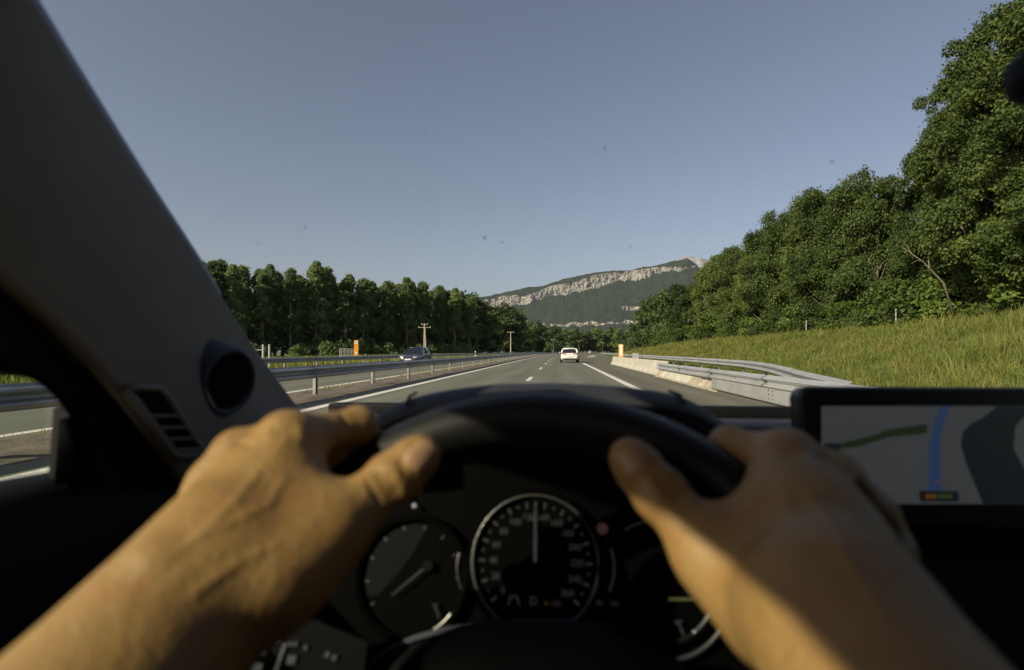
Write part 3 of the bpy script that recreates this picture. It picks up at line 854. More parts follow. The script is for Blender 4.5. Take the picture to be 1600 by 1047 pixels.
# left: the row of poplars across the opposite carriageway
i = 0
prev = None
prof_x = [270, 310, 332, 360, 400, 440, 470, 492, 530, 560, 600, 640, 680, 720, 745]
prof_y = [398, 394, 394, 403, 405, 410, 414, 407, 419, 424, 432, 431, 443, 455, 460]
for i in range(29):
    t = i/28
    x = -87 + 54*t; y = 92 + 88*t
    q_ = 1.6*(-1)**i + random.uniform(-1, 1); x += .85*q_; y -= .52*q_
    px, _ = project((x, y, 1.12))
    dep = -(CAM_ROT.transposed() @ (Vector((x, y, 1.12)) - EYE)).z
    h = 1.3 + (549 - interp(px, prof_x, prof_y))/800*dep + random.uniform(-1.8, .9)
    tree(POP[i % 3], x, y, -.15, 18, h, random.uniform(.9, 1.25), 'poplar_tree', f'tall front-row poplar across the left carriageway, {ordinal(i)} from the left end', 'poplars in the row across the left carriageway')
for i in range(22):
    t = i/21
    x = -92 + 58*t + random.uniform(-1, 1); y = 106 + 92*t
    px, _ = project((x, y, 1.12)); dep = -(CAM_ROT.transposed() @ (Vector((x, y, 1.12)) - EYE)).z
    h = 1.0 + (549 - interp(px, prof_x, prof_y))/800*dep - random.uniform(.3, 2.6)
    tree(POP[(i+1) % 3], x, y, -.15, 18, h, random.uniform(1.0, 1.3), 'poplar_tree', f'poplar behind the front row on the left, {ordinal(i)} from the left end', 'poplars behind the front row on the left')
for i in range(24):
    t = i/23
    x = -80 + 50*t + random.uniform(-2, 2) + 3; y = 89 + 88*t - 3
    tree(SHRF, x, y, -.2, 3, random.uniform(1.6, 3.6), random.uniform(.8, 1.2), 'shrub', f'low shrub at the foot of the left poplars, {ordinal(i)} from the left end', 'shrubs at the foot of the left poplars', 'shrub')
for i in range(12):
    t = i/11
    x = -100 + 66*t + random.uniform(-2, 2); y = 118 + 96*t
    px, _ = project((x, y, 1.12)); dep = -(CAM_ROT.transposed() @ (Vector((x, y, 1.12)) - EYE)).z
    tree(FAR[i % 2], x, y, -.25, 18, max(8, (549 - interp(px, prof_x, prof_y))/800*dep*.82), 1.15, 'broadleaf_tree', f'dark tree in the shade behind the left poplars, {ordinal(i)} from the left end', 'dark trees behind the left poplars')
# left, farther: dark bushy trees towards the bend
lst = [(700, 462, 190), (722, 461, 200), (742, 466, 205), (752, 476, 225), (764, 486, 230), (778, 484, 250), (792, 479, 255), (806, 484, 262), (815, 503, 300), (828, 503, 310), (842, 505, 320), (855, 512, 350), (868, 511, 375), (880, 515, 400)]
for i, (px, py, d) in enumerate(lst):
    p = at(px, 549, d); h = 1.3 + (549-py)/800*d
    tree(FAR[i % 2] if px > 745 else FAR[0], p.x, p.y, -.25, 18, h, random.uniform(.85, 1.1), 'broadleaf_tree', f'dark rounded tree between poplars and bend, {ordinal(i)} from the left', 'dark trees between the poplars and the bend')
# across the end of the view, behind the bend
for i in range(17):
    px = 872 + i*9.5; d = 430 + random.uniform(-15, 50)
    py = 514 + random.uniform(-2, 6) + (2 if i > 9 else 0)
    p = at(px, 549, d); h = 1.3 + (549-py)/800*d
    tree(FAR[(i+1) % 2], p.x, p.y, -.25, 18, h, random.uniform(.8, 1.15), 'broadleaf_tree', f'distant tree below the mountain, {ordinal(i)} from the left', 'distant trees below the mountain')
for i in range(14):
    px = 800 + i*14; d = 330 + random.uniform(0, 60)
    p = at(px, 549, d)
    if abs(p.x - off(p.y)) < 19 and p.x - off(p.y) < 14: 
        p.x = off(p.y) - 21
    tree(SHRF, p.x, p.y, -.2, 3, random.uniform(2.5, 4.5), 1.2, 'shrub', f'distant shrub beside the bend of the road, {ordinal(i)} from the left', 'distant shrubs beside the bend', 'shrub')

# right: the wood on top of the bank
rt = [  # pixel, top, lateral distance, prototype, spread
 (1008, 476, 22, 'F', .8), (1022, 468, 22, 'F', .75), (1038, 459, 21, 'F', .8), (1056, 452, 21, 'F', .75), (1076, 444, 21, 'B0', .95), (1094, 436, 20.5, 'L', .8),
 (1110, 415, 21, 'B1', .85), (1128, 396, 21.5, 'B1', .8), (1150, 384, 21, 'B1', .8), (1178, 374, 20.5, 'B1', .8), (1205, 352, 21, 'B0', .78), (1232, 322, 21.5, 'B2', .72),
 (1262, 306, 21, 'B1', .72), (1298, 291, 20.5, 'B0', .75), (1336, 281, 20.5, 'B2', .72), (1372, 284, 21, 'B0', .66), (1408, 296, 23.5, 'B1', .7),
 (1466, 205, 20.5, 'T0', .74), (1494, 122, 20, 'T0', .68), (1532, 66, 19.5, 'T1', .70), (1572, 22, 18.6, 'T0', .80), (1618, 24, 18.2, 'T1', .9), (1655, 0, 18, 'T0', .9), (1720, 40, 18, 'T1', 1.0)]
protos = {'F': (FAR[0], 18), 'B0': (BRO[0], 10), 'B1': (BRO[1], 10), 'B2': (BRO[2], 10), 'T0': (TALL[0], 13), 'T1': (TALL[1], 13), 'L': (LITE, 8)}
for i, (px, py, X, k, w) in enumerate(rt):
    r_ = ray(px, 549); s = X / r_.x if off(1) == 0 else 1
    for _ in range(6):                       # the wood follows the bend of the road
        y = r_.y * s; s = (X + off(y)) / r_.x
    p = EYE + r_ * s
    z = ground_z(p.x, p.y) - .1
    h = 1.12 - z + (549 - py)/800*s
    pr, h0 = protos[k]
    what = 'very tall ash-green tree' if k[0] == 'T' else ('slender light green tree' if k == 'L' else 'leafy dark green tree')
    tree(pr, p.x, p.y, z, h0, h, w, 'broadleaf_tree', f'{what} atop the grass bank, {ordinal(i)} from the far end', 'trees along the top of the grass bank')
for i in range(20):
    y = 22 + 4.6*i + random.uniform(-1, 1); X = 26 + random.uniform(-1, 2)
    h = random.uniform(8.5, 10.5) * interp(y, [20, 27, 34, 60, 110], [1.25, 1.05, .86, .9, .8])
    tree(BRO[i % 3] if y < 60 else FAR[0], X + off(y), y, ground_z(X + off(y), y) - .1, 10 if y < 60 else 18, h, 1.0, 'broadleaf_tree', f'second-row tree of the wood on the bank, {ordinal(i)} from the near end', 'second row of trees in the wood on the bank')
for i in range(34):
    y = 15.5 + 2.6*i + random.uniform(-.6, .6); X = 18.4 + random.uniform(-.4, 1.0)
    tree(SHR[i % 2], X + off(y), y, ground_z(X + off(y), y) - .1, 1.8, random.uniform(1.1, 2.3) * (1.25 if i % 5 == 0 else 1), random.uniform(.85, 1.2), 'shrub', f'leafy shrub under the bank trees, {ordinal(i)} from the near end', 'shrubs under the trees on the bank', 'shrub')
# pale leaning dead tree and thin bare stems in the gap before the tall trees
dt = empty('dead_tree', (0, 0, 0), 0, 'pale bare leaning tree trunk in the dark gap left of the tallest trees', 'tree')
def dq(x, y, d): return at(x, y, d)
MB().tube([dq(1494, 505, 22.0), dq(1474, 442, 21.9), dq(1442, 409, 21.7), dq(1412, 388, 21.5)], [.05, .042, .03, .014], 7).build('trunk', M_BARK, dt, smooth=True)
for a, b, r0 in (((1440, 408), (1424, 412), .018), ((1452, 420), (1450, 398), .018), ((1425, 397), (1405, 372), .018)):
    MB().tube([dq(*a, 21.7), dq((a[0]+b[0])/2, (a[1]+b[1])/2 - 3, 21.6), dq(*b, 21.4)], [r0, r0*.7, r0*.3], 5).build('branch', M_PALEBARK, dt)
sl = empty('dead_tree', (0.2, 0, 0), 0, 'slim bare pale stems rising behind the pale leaning trunk', 'tree')
for a, b, r0 in (((1440, 330), (1432, 480), .07), ((1424, 340), (1447, 372), .04), ((1400, 295), (1420, 345), .03), ((1432, 310), (1444, 352), .04)):
    MB().tube([at(*b, 28.3), at((a[0]+b[0])/2 + 2, (a[1]+b[1])/2, 28.3), at(*a, 28.3)], [r0, r0*.8, r0*.35], 6).build('stem', M_PALEBARK, sl)

# grass: blades in tufts
M_GRASS = leaf_mat("grass_blade", (0.034, 0.068, 0.010), (0.175, 0.205, 0.042), .35, .5)
M_STRAW = leaf_mat("dry_grass_blade", (0.13, 0.13, 0.035), (0.31, 0.26, 0.095), .35, .6)
def blades(px, py, pz, h, w, rg, lean=.35, wind=None):
    n = len(px)
    a = rg.uniform(0, 2*np.pi, n); la = rg.uniform(0, 2*np.pi, n) if wind is None else wind; ll = rg.uniform(.05, lean, n) * h
    dx, dy = np.cos(a)*w/2, np.sin(a)*w/2
    lx, ly = np.cos(la)*ll, np.sin(la)*ll
    b0 = np.stack([px-dx, py-dy, pz], 1); b1 = np.stack([px+dx, py+dy, pz], 1)
    m0 = np.stack([px-dx*.75+lx*.35, py-dy*.75+ly*.35, pz+h*.55], 1); m1 = np.stack([px+dx*.75+lx*.35, py+dy*.75+ly*.35, pz+h*.55], 1)
    tp = np.stack([px+lx, py+ly, pz+h*(1-.38*(ll/h)**2)], 1)
    v = np.stack([b0, b1, m1, m0, tp], 1).reshape(-1, 3)
    k = np.arange(n)*5
    f = np.concatenate([np.stack([k, k+1, k+2], 1), np.stack([k, k+2, k+3], 1), np.stack([k+3, k+2, k+4], 1)])
    return v, f
def noise2(x, y, s, seed):
    rgn = np.random.default_rng(seed); out = np.zeros_like(x); amp = 1
    for o in range(4):
        for _ in range(3):
            an = rgn.uniform(0, 6.28); ph = rgn.uniform(0, 6.28)
            out += amp*np.sin((x*np.cos(an) + y*np.sin(an))/s*6.28 + ph + 1.3*np.sin((x*np.sin(an)-y*np.cos(an))/s*4+ph))
        amp *= .6; s *= .5
    return out / 5
BX = np.arange(4.5, 40, .5); BY = np.arange(0, 160, 1.0)
BH = np.array([[bank_h(l, y) for y in BY] for l in BX]); 
def bank_np(l, y):
    i = np.clip((l - BX[0])/.5, 0, len(BX)-1.001); j = np.clip(y, 0, len(BY)-1.001)
    i0 = i.astype(int); j0 = j.astype(int); fi, fj = i-i0, j-j0
    return BH[i0,j0]*(1-fi)*(1-fj) + BH[i0+1,j0]*fi*(1-fj) + BH[i0,j0+1]*(1-fi)*fj + BH[i0+1,j0+1]*fi*fj
def bank_grass(name, n, dry, seed, label, m, hmin, hmax):
    rg = np.random.default_rng(seed)
    nt = n//9                                   # tufts of nine blades leaning out from their root
    y = np.repeat(5 + 130*rg.uniform(0, 1, nt)**2.1, 9); l = np.repeat(5.0 + 15.5*rg.uniform(0, 1, nt), 9); n = nt*9
    tuft = np.repeat(np.exp(rg.normal(size=nt)*.32), 9)
    jit = .05 + np.hypot(l, y)*.0016
    jx, jy = rg.normal(size=n)*jit, rg.normal(size=n)*jit
    l = l + jx; y = y + jy; la_ = np.arctan2(jy, jx) + rg.normal(size=n)*.5
    rl = np.interp(y, RAIL_Y, RAIL_L)
    re = np.array([road_edge(v) for v in y[:1]])
    k = (l > rl + .35) & (l < y*1.05 + 1.0)
    d = noise2(l, y, 7.0, 3) + .6*noise2(l, y, 2.2, 9) + .45*(rg.uniform(0, 1, n)-.5)
    d += np.interp(y, [0, 28, 45, 140], [0, 0, .35, .5]) + .25*np.interp(l, [12, 15.5, 17], [0, 1, 0]) * (y < 24) - .35*(l > 17)
    k &= (d > .12) if dry else (d < .95)
    y, l = y[k], l[k]; n = len(y); tuft = tuft[k]; la_ = la_[k]
    dist = np.hypot(l, y)
    h = tuft * rg.uniform(hmin, hmax, n) * (1 + .55*noise2(l, y, 1.6, 5) + .35*noise2(l, y, .5, 15)).clip(.4, 1.8)
    w = (.0065 + dist*.00062) * rg.uniform(.7, 1.3, n)
    x = l + np.maximum(0, y-60)**2/3400
    v, f = blades(x, y, bank_np(l, y) - .02, h, w, rg, 1.05, la_)
    o = link(name, np_mesh(name, v, f, m)); tag(o, label, None, None, 'stuff')
bank_grass('grass', 380000, False, 1, 'long green meadow grass covering the bank on the right', M_GRASS, .09, .33)
bank_grass('dry_grass', 125000, True, 2, 'dry straw-coloured grass in patches over the right bank', M_STRAW, .14, .40)
def strip_grass(name, n, l0, l1, y0, y1, pw, hmin, hmax, seed, m, label, wk=.001):
    rg = np.random.default_rng(seed)
    y = y0 + (y1-y0)*rg.uniform(0, 1, n)**pw; l = rg.uniform(l0, l1, n)
    k = noise2(l, y, 4.0, seed) + .5*(rg.uniform(0,1,n)-.5) > -.15
    y, l = y[k], l[k]; dist = np.hypot(l, y)
    x = l + np.maximum(0, y-60)**2/3400
    v, f = blades(x, y, np.full(len(y), -.06), rg.uniform(hmin, hmax, len(y)), (.012 + dist*wk)*rg.uniform(.7,1.3,len(y)), rg)
    o = link(name, np_mesh(name, v, f, m)); tag(o, label, None, None, 'stuff')
strip_grass('verge_grass', 42000, -38, -15.9, 14, 150, 1.3, .2, .75, 11, M_GRASS, 'green grass on the verge beyond the far guardrail')
strip_grass('verge_dry_grass', 9000, -30, -15.9, 14, 150, 1.3, .3, .8, 12, M_STRAW, 'straw-coloured grass stalks on the verge beyond the far guardrail')
strip_grass('median_weeds', 3500, -7.0, -6.55, -2, 60, 1.2, .05, .22, 13, M_STRAW, 'dry weeds along the edge of the median strip', .0006)

# =================================================================== THE CAR WE SIT IN
car = empty('car', (0, 0, 0), 0, 'dark car cabin around the viewer, with grey windscreen pillar, wheel, dials and map screen', 'car')
M_BLACK = mat("black_plastic", (0.0032, 0.0032, 0.004), 0.62, spec=0.16, bump=0.15, bscale=900)
M_DASH = mat("dash_skin", (0.016, 0.017, 0.024), 0.6, spec=0.4, bump=0.25, bscale=700)
M_STRIP = mat("edge_strip", (0.27, 0.31, 0.41), 0.5, spec=0.3)
M_HOOD = mat("hood_skin", (0.025, 0.027, 0.038), 0.6, spec=0.4, bump=0.25, bscale=700)
M_PILLAR = mat("pillar_trim", (0.150, 0.136, 0.116), 0.8, spec=0.2, var=.05, scale=30, bump=0.15, bscale=900)
M_PILLAR2 = mat("pillar_edge", (0.045, 0.050, 0.066), 0.6, spec=0.25)
M_LEATHER = mat("wheel_leather", (0.007, 0.007, 0.008), 0.46, spec=0.4, bump=0.3, bscale=1100)
M_CHROME = mat("satin_chrome", (0.20, 0.205, 0.21), 0.3, 0.95)
M_GRILL = mat("speaker_mesh", (0.004, 0.004, 0.005), 0.9, spec=0.1)
M_VENT = mat("vent_grey", (0.14, 0.132, 0.115), 0.6)
M_FACE = mat("dial_face", (0.0009, 0.0009, 0.0011), 0.6, spec=0.02)
M_FACE2 = mat("dial_gloss", (0.006, 0.007, 0.008), 0.25, spec=0.5)
M_PRINT = emit("dial_print", (0.75, 0.78, 0.72), 0.019)
M_PRINTD = emit("dial_print_dim", (0.75, 0.78, 0.72), 0.017)
M_PRINTF = emit("dial_print_faint", (0.75, 0.78, 0.72), 0.006)
M_NEEDLE = emit("dial_needle", (0.80, 0.85, 0.82), 0.03)
M_YELLOW = emit("dial_bar", (0.70, 0.75, 0.22), 0.06)
M_RED = emit("dial_red", (0.8, 0.25, 0.2), 0.03)
M_DOT = emit("led", (0.9, 0.85, 0.75), 0.2)
M_KEY = emit("key_icons", (0.80, 0.80, 0.70), 0.05)
M_LINER = mat("headliner", (0.05, 0.048, 0.045), 0.95)
M_CARPET = mat("floor_carpet", (0.02, 0.02, 0.022), 0.95)
M_BODY = mat("car_body_paint", (0.05, 0.05, 0.055), 0.35, coat=.6)
M_PANE = clear_glass("clear_glass")
M_TINT = clear_glass("tinted_side_glass"); M_TINT.node_tree.nodes['Transparent BSDF'].inputs[0].default_value = (.84, .88, .82, 1)
M_SPECK = mat("glass_speck", (0.05, 0.045, 0.04), 0.9)
M_DIRT2 = mat("glass_speck_pale", (0.55, 0.55, 0.5), 0.9)

def patch(rows, name, m, parent, subsurf=2, thick=0.0, off_=-1):
    o = MB().rings(rows, caps=False, wrap=False).build(name, m, parent, smooth=True)
    if thick:
        so = o.modifiers.new('solid', 'SOLIDIFY'); so.thickness = thick; so.offset = off_
    if subsurf:
        s = o.modifiers.new('sub', 'SUBSURF'); s.levels = subsurf; s.render_levels = subsurf
    return o
def lerp(a, b, t): return a + (b - a)*t

# ---- left windscreen pillar: windscreen edge (outer) and door edge (inner), from dash to roof
PO = [at(560, 742, .76), at(500, 690, .74), at(460, 647, .71), at(425, 600, .67), at(386, 548, .62), at(340, 478, .57), at(300, 414, .525), at(224, 306, .46), at(156, 202, .41), at(89, 98, .37), at(27, 0, .335), at(-92, -185, .29)]
PI = [at(300, 830, .50), at(285, 778, .47), at(262, 742, .445), at(232, 703, .42), at(196, 655, .395), at(152, 600, .372), at(112, 560, .355), at(60, 508, .33), at(0, 460, .305), at(-60, 408, .285), at(-130, 345, .265), at(-300, 190, .23)]
cabin_side = CAM_ROT @ Vector((0.35, 0.15, 1.0)).normalized()
rows = []
for a, b in zip(PO, PI):
    L_ = (a - b).length
    rows.append([lerp(a, b, s) + cabin_side * L_*float(np.interp(s, (0, .06, .18, .34, .5, .66, .82, .94, 1), (0, .015, .062, .125, .150, .118, .07, .02, 0))) for s in (0, .06, .18, .34, .5, .66, .82, .94, 1)])
pillar = patch(rows, 'windscreen_pillar', M_PILLAR, car, 2, .012, -1)
PROWS = rows
bpy.context.view_layer.update()
PILLAR_EV = pillar.evaluated_get(bpy.context.evaluated_depsgraph_get())
def on_pillar(x, y):
    """point on the pillar trim seen at a pixel, and its normal"""
    ok, p, n, _ = PILLAR_EV.ray_cast(EYE, ray(x, y).normalized())
    if not ok: print("pillar missed", x, y); p, n = at(x, y, .42), Vector((1, 0, 0))
    return p, n
# bluish edge strip between trim and glass, and its dark seam
fw = CAM_ROT @ Vector((0, 0, -1))
strip = [[p + fw*.004 + (p - q).normalized()*.0055, p + fw*.006 + (p - q).normalized()*.0165] for p, q in zip(PO[5:], PI[5:])]
patch(strip, 'edge_strip', M_STRIP, pillar, 1, .006, 0)
patch([[p - (p - q).normalized()*.004 - fw*.001, p + (p - q).normalized()*.0035 - fw*.001 ] for p, q in zip(PO[6:], PI[6:])], 'seam', M_BLACK, pillar, 1, .003, 0)
# tweeter
tc, tn = on_pillar(343, 594)
axis = (CAM_ROT @ Vector((0.93, -0.10, 0.36))).normalized()
tc = tc + axis*.009
tw = MB(); u = Vector((0,0,1)); u = (u - axis*u.dot(axis)).normalized(); w = axis.cross(u)
prof = [(.036, -.03), (.0300, .004), (.0275, .0075), (.0250, .006), (.0238, .001), (.0232, -.006)]
tw.rings([[tc + (u*1.12*math.cos(t)+w*math.sin(t))*r_ + axis*h_ for r_, h_ in prof] for t in [2*math.pi*k/40 for k in range(40)]], closed=True, wrap=False)
tweeter = tw.build('tweeter', M_PILLAR2, car, smooth=True)
MB().disc(tc + axis*.0025, axis, .0262, 40).build('speaker_mesh', M_GRILL, tweeter)
# vent on the pillar foot
vA, vB, vC, vD = [on_pillar(*q)[0] for q in ((180, 605), (240, 606), (309, 708), (262, 712))]
vn = (vB - vA).cross(vD - vA).normalized()
if vn.dot(EYE - vA) < 0: vn = -vn
def vq(s, t, h=0.0): return lerp(lerp(vA, vB, s), lerp(vD, vC, s), t) + vn*(h + .006)
vent = MB().tube([vq(s, t, .001) for s, t in ((.0,.06),(.05,0),(.5,-.01),(.92,0),(1,.08),(1,.5),(1,.94),(.93,1),(.5,1.01),(.06,1),(0,.93),(0,.5))], .0030, 8, closed=True).build('vent', M_VENT, car, smooth=True)
MB().add([vq(.02,.02,-.001), vq(.98,.02,-.001), vq(.98,.98,-.001), vq(.02,.98,-.001)], [(0,1,2,3)]).build('vent_recess', M_GRILL, vent)
for t in (.38, .555, .73, .90):
    MB().rings([[vq(s, t - .022, -.0), vq(s, t - .012, .0035), vq(s, t + .016 + (.02 if t > .85 else 0), .0035), vq(s, t + .03 + (.02 if t > .85 else 0), 0)] for s in (.14, .5, .96)]).build('louvre', M_VENT, vent, smooth=False)
MB().rings([[vq(s, t, 0), vq(s, t, .003), vq(s + .05, t, .003), vq(s + .05, t, 0)] for s, t in ((.10, .1), (.12, .95))]).build('louvre', M_VENT, vent)

# ---- door: frame bar, mirror sail, panel, window
DB = [at(-330, 330, .225), at(-150, 470, .265), at(-60, 540, .29), at(0, 590, .315), at(45, 620, .34), at(78, 644, .360), at(98, 690, .366)]
DT = [at(-300, 185, .235), at(-130, 340, .27), at(-52, 397, .29), at(9, 448, .31), at(70, 497, .335), at(119, 556, .362), at(178, 648, .392)]
door = empty('door', (0, 0, 0)); door.parent = car
patch([[a + fw*.015, lerp(a, b, .3) - fw*.004, lerp(a, b, .7) - fw*.004, b + fw*.015] for a, b in zip(DT, DB)], 'window_frame', M_BLACK, door, 2, .03, 1)
sail = [at(74, 646, .362), at(88, 638, .366), at(104, 560, .366), at(146, 600, .380), at(190, 656, .403), at(226, 704, .427), at(256, 743, .45), at(276, 778, .47), at(262, 800, .46), at(62, 800, .355)]
so = MB().add([p + fw*.012 for p in sail] , [tuple(range(len(sail)))]).build('mirror_sail', M_BLACK, door)
mo = so.modifiers.new('s', 'SOLIDIFY'); mo.thickness = .02; mo.offset = 1 if False else 0
gp = MB().rings([[at(92, 655, .362), at(84, 755, .36)], [at(112, 650, .366), at(128, 756, .372)], [at(138, 690, .376), at(146, 757, .378)]], caps=False, wrap=False).build('sail_cover', M_FACE, door, smooth=True)
mo = gp.modifiers.new('s', 'SOLIDIFY'); mo.thickness = .006
def door_top(y): return 1.034 - .004*sstep(.2, .45, y) - .03*sstep(.36, .56, y)
rows = []
for y in (-.55, -.2, .0, .15, .27, .36, .45, .54, .62):
    z = door_top(y)
    rows.append([(-.43, y, z - .10), (-.415, y, z - .01), (-.395, y, z), (-.360, y, z - .001), (-.338, y, z - .014), (-.328, y, z - .05), (-.315, y, z - .16), (-.318, y, z - .28), (-.27, y, z - .32), (-.27, y, z - .36), (-.31, y, z - .40), (-.33, y, .35)])
patch(rows, 'door_panel', M_BLACK, door, 2)
MB().box((-.44, -.55, .35), (-.432, .62, .93)).build('door_skin', M_BODY, door)
MB().add([(-.375, -.37, 1.0), (-.385, .36, .98), (-.372, .34, 1.10), (-.355, .10, 1.41), (-.355, -.37, 1.43)], [(0,1,2,3,4)]).build('window_pane', M_TINT, door)

# ---- body shell round the cabin
def shellbox(a, b, nm, m, bev=.01): return MB().box(a, b).build(nm, m, car, bevel=bev)
patch([[(x, y, z + .02 - .03*abs((x-.35)/.77)**3) for x in (-.42, -.25, .0, .35, .7, .95, 1.12)] for y, z in ((.285, 1.352), (.15, 1.40), (0, 1.44), (-.3, 1.465), (-.8, 1.465), (-1.3, 1.43))], 'roof', M_LINER, car, 2, .03, 1)
MB().rings([[(-.425, y, z - .005), (-.42, y, z + .04), (-.33, y, z + .055), (-.335, y, z + .012), (-.36, y, z - .004)] for y, z in ((-1.3, 1.395), (-.32, 1.414), (-.22, 1.404), (-.12, 1.380), (-.03, 1.350), (.06, 1.312), (.13, 1.28))]).build('roof_rail', M_BLACK, car)
shellbox((1.05, -1.3, 1.352), (1.12, .10, 1.42), 'roof_rail', M_BLACK, .012)
shellbox((-.42, -.50, .3), (-.345, -.365, 1.43), 'door_pillar', M_BLACK, .02)
shellbox((-.42, -1.3, .3), (-.36, -.502, 1.43), 'rear_side_panel', M_BLACK)
shellbox((1.06, -1.3, .3), (1.12, -.4, 1.40), 'rear_side_panel', M_BLACK)
shellbox((1.05, -.40, .3), (1.12, .80, 1.02), 'passenger_door', M_BLACK, .02)
MB().tube([(1.08, .86, 1.02), (1.07, .5, 1.2), (1.05, .1, 1.385)], .045, 8).build('windscreen_pillar', M_PILLAR, car, smooth=True)
shellbox((-.42, -1.36, .3), (1.12, -1.301, 1.44), 'rear_wall', M_BLACK)
shellbox((-.43, -1.36, .22), (1.12, 1.0, .28), 'floor_pan', M_CARPET)
MB().add([(1.085, -.4, 1.02), (1.085, .78, 1.02), (1.07, .1, 1.37), (1.07, -.4, 1.37)], [(0,1,2,3)]).build('window_pane', M_PANE, car)
rows = [[(x, y, z - .10*abs((x-.35)/.8)**3) for x in (-.45, -.2, .1, .35, .6, .9, 1.15)] for y, z in ((1.0, .96), (1.3, .97), (1.6, .94), (1.85, .87), (1.98, .74), (2.0, .4))]
patch(rows, 'bonnet', M_BODY, car, 2, .02)
# seats
def seat(x0, nm):
    st = empty(nm, (x0, -.3, .28)); st.parent = car
    def loft(rows_, n_): 
        mb = MB(); mb.rings([[(w*abs(math.cos(t))**.6*math.copysign(1, math.cos(t)) , c[0] + d*abs(math.sin(t))**.7*math.copysign(1, math.sin(t)), c[1]) for t in [2*math.pi*k/20 for k in range(20)]] for c, w, d in rows_]); return mb.build(n_, M_CARPET, st, smooth=True)
    loft((((.0, .10), .22, .05), ((-.03, .18), .25, .08), ((-.10, .40), .24, .075), ((-.16, .62), .21, .06), ((-.18, .70), .15, .04)), 'backrest')
    loft((((-.17, .74), .08, .03), ((-.165, .80), .13, .05), ((-.17, .90), .12, .045), ((-.18, .95), .08, .03)), 'headrest')
    MB().box((-.25, .0, .0), (.25, .52, .17)).build('cushion', M_CARPET, st, bevel=.05)
seat(.02, 'driver_seat'); seat(.74, 'passenger_seat')
# windscreen
ws = empty('windscreen', (0, 0, 0)); ws.parent = car
rows = [[(x, y - .05*abs((x-.35)/.75)**2, z) for x in (-.41, -.15, .1, .35, .6, .85, 1.1)] for y, z in ((.96, 1.0), (.70, 1.14), (.45, 1.265), (.29, 1.345))]
patch(rows, 'glass', M_PANE, ws, 1)
def on_glass(x, y): return on_plane(x, y, Vector((.3, .70, 1.125)), Vector((0, .415, .8)).normalized())
for x, y, r_, m_ in ((757, 371, .0013, 0), (985, 385, .0009, 0), (477, 355, .0009, 0), (945, 231, .0008, 0), (1300, 252, .0009, 0), (785, 378, .0009, 0), (403, 380, .0006, 0), (665, 207, .0006, 0),
                     (1023, 402, .0006, 0), (318, 440, .0012, 1), (540, 517, .0008, 1), (1142, 523, .0007, 0)):
    c = on_glass(x, y); n = Vector((0, -.415, -.8)).normalized()
    MB().rings([[c + n*(.0004 + h) + (Vector((1,0,0))*math.cos(t)*rr + Vector((0,-.8,.415))*math.sin(t)*rr*1.5) for t in [k*math.pi/4 for k in range(8)]] for rr, h in ((r_, 0), (r_*.8, .0003), (r_*.2, .0005))]).build('speck', M_DIRT2 if m_ else M_SPECK, ws)
# rear-view mirror, its edge in the picture's top right
mc = at(1690, 112, .34)
mm = MB(); ux = CAM_ROT @ Vector((1, 0, 0)); uy = CAM_ROT @ Vector((0, 1, 0))
for t_, s_ in ((-.012, .75), (-.008, .95), (.0, 1.0), (.012, .95), (.022, .7)):
    mm.rings  # profile rings of the rounded housing
mm.rings([[mc + fw*t_ + ux*(.043*s_*(abs(math.cos(a))**.7)*math.copysign(1, math.cos(a)) + .05*(1 if math.cos(a) > 0 else 0)) + uy*.021*s_*(abs(math.sin(a))**.8)*math.copysign(1, math.sin(a)) for a in [2*math.pi*k/28 for k in range(28)]] for t_, s_ in ((-.012, .8), (-.008, .96), (.0, 1.0), (.012, .95), (.022, .7))])
rv = mm.build('rear_view_mirror', M_BLACK, car, smooth=True)
MB().tube([mc + ux*.04 + fw*.02, mc + ux*.05 + fw*.05 + uy*.05, mc + ux*.05 + fw*.06 + uy*.10, mc + ux*.05 + fw*.05 + uy*.135], .009, 8).build('mirror_stalk', M_BLACK, rv)

# ---- dashboard
rows = []
for x in (-.40, -.34, -.2, .0, .1, .14, .18, .22, .4, .7, 1.05):
    e = -.012*sstep(.0, .12, x); b = .095*sstep(.12, .20, x)
    rows.append([(x, 1.02, .985), (x, .90, 1.010), (x, .78, 1.022 + e*.3), (x, .66 + b*.2, 1.026 + e), (x, .52 + b, 1.020 + e), (x, .475 + b, 1.008 + e), (x, .455 + b, .97), (x, .45 + b, .85), (x, .44 + b, .70), (x, .50 + b*.6, .55), (x, .60, .30)])
dash_o = patch(rows, 'dashboard', M_DASH, car, 2, .02)
MB().box((-.40, .86, 1.012), (1.05, .885, 1.030)).build('windscreen_base', M_BLACK, dash_o, bevel=.004)
MB().rings([[(x, y, z) for y, z in ((.70, 1.018), (.695, 1.0275), (.655, 1.0275), (.65, 1.018))] for x in (.155, .6, 1.05)]).build('top_ridge', M_DASH, dash_o)
MB().box((.155, .705, 1.016), (1.05, .715, 1.0215)).build('top_groove', M_BLACK, dash_o)

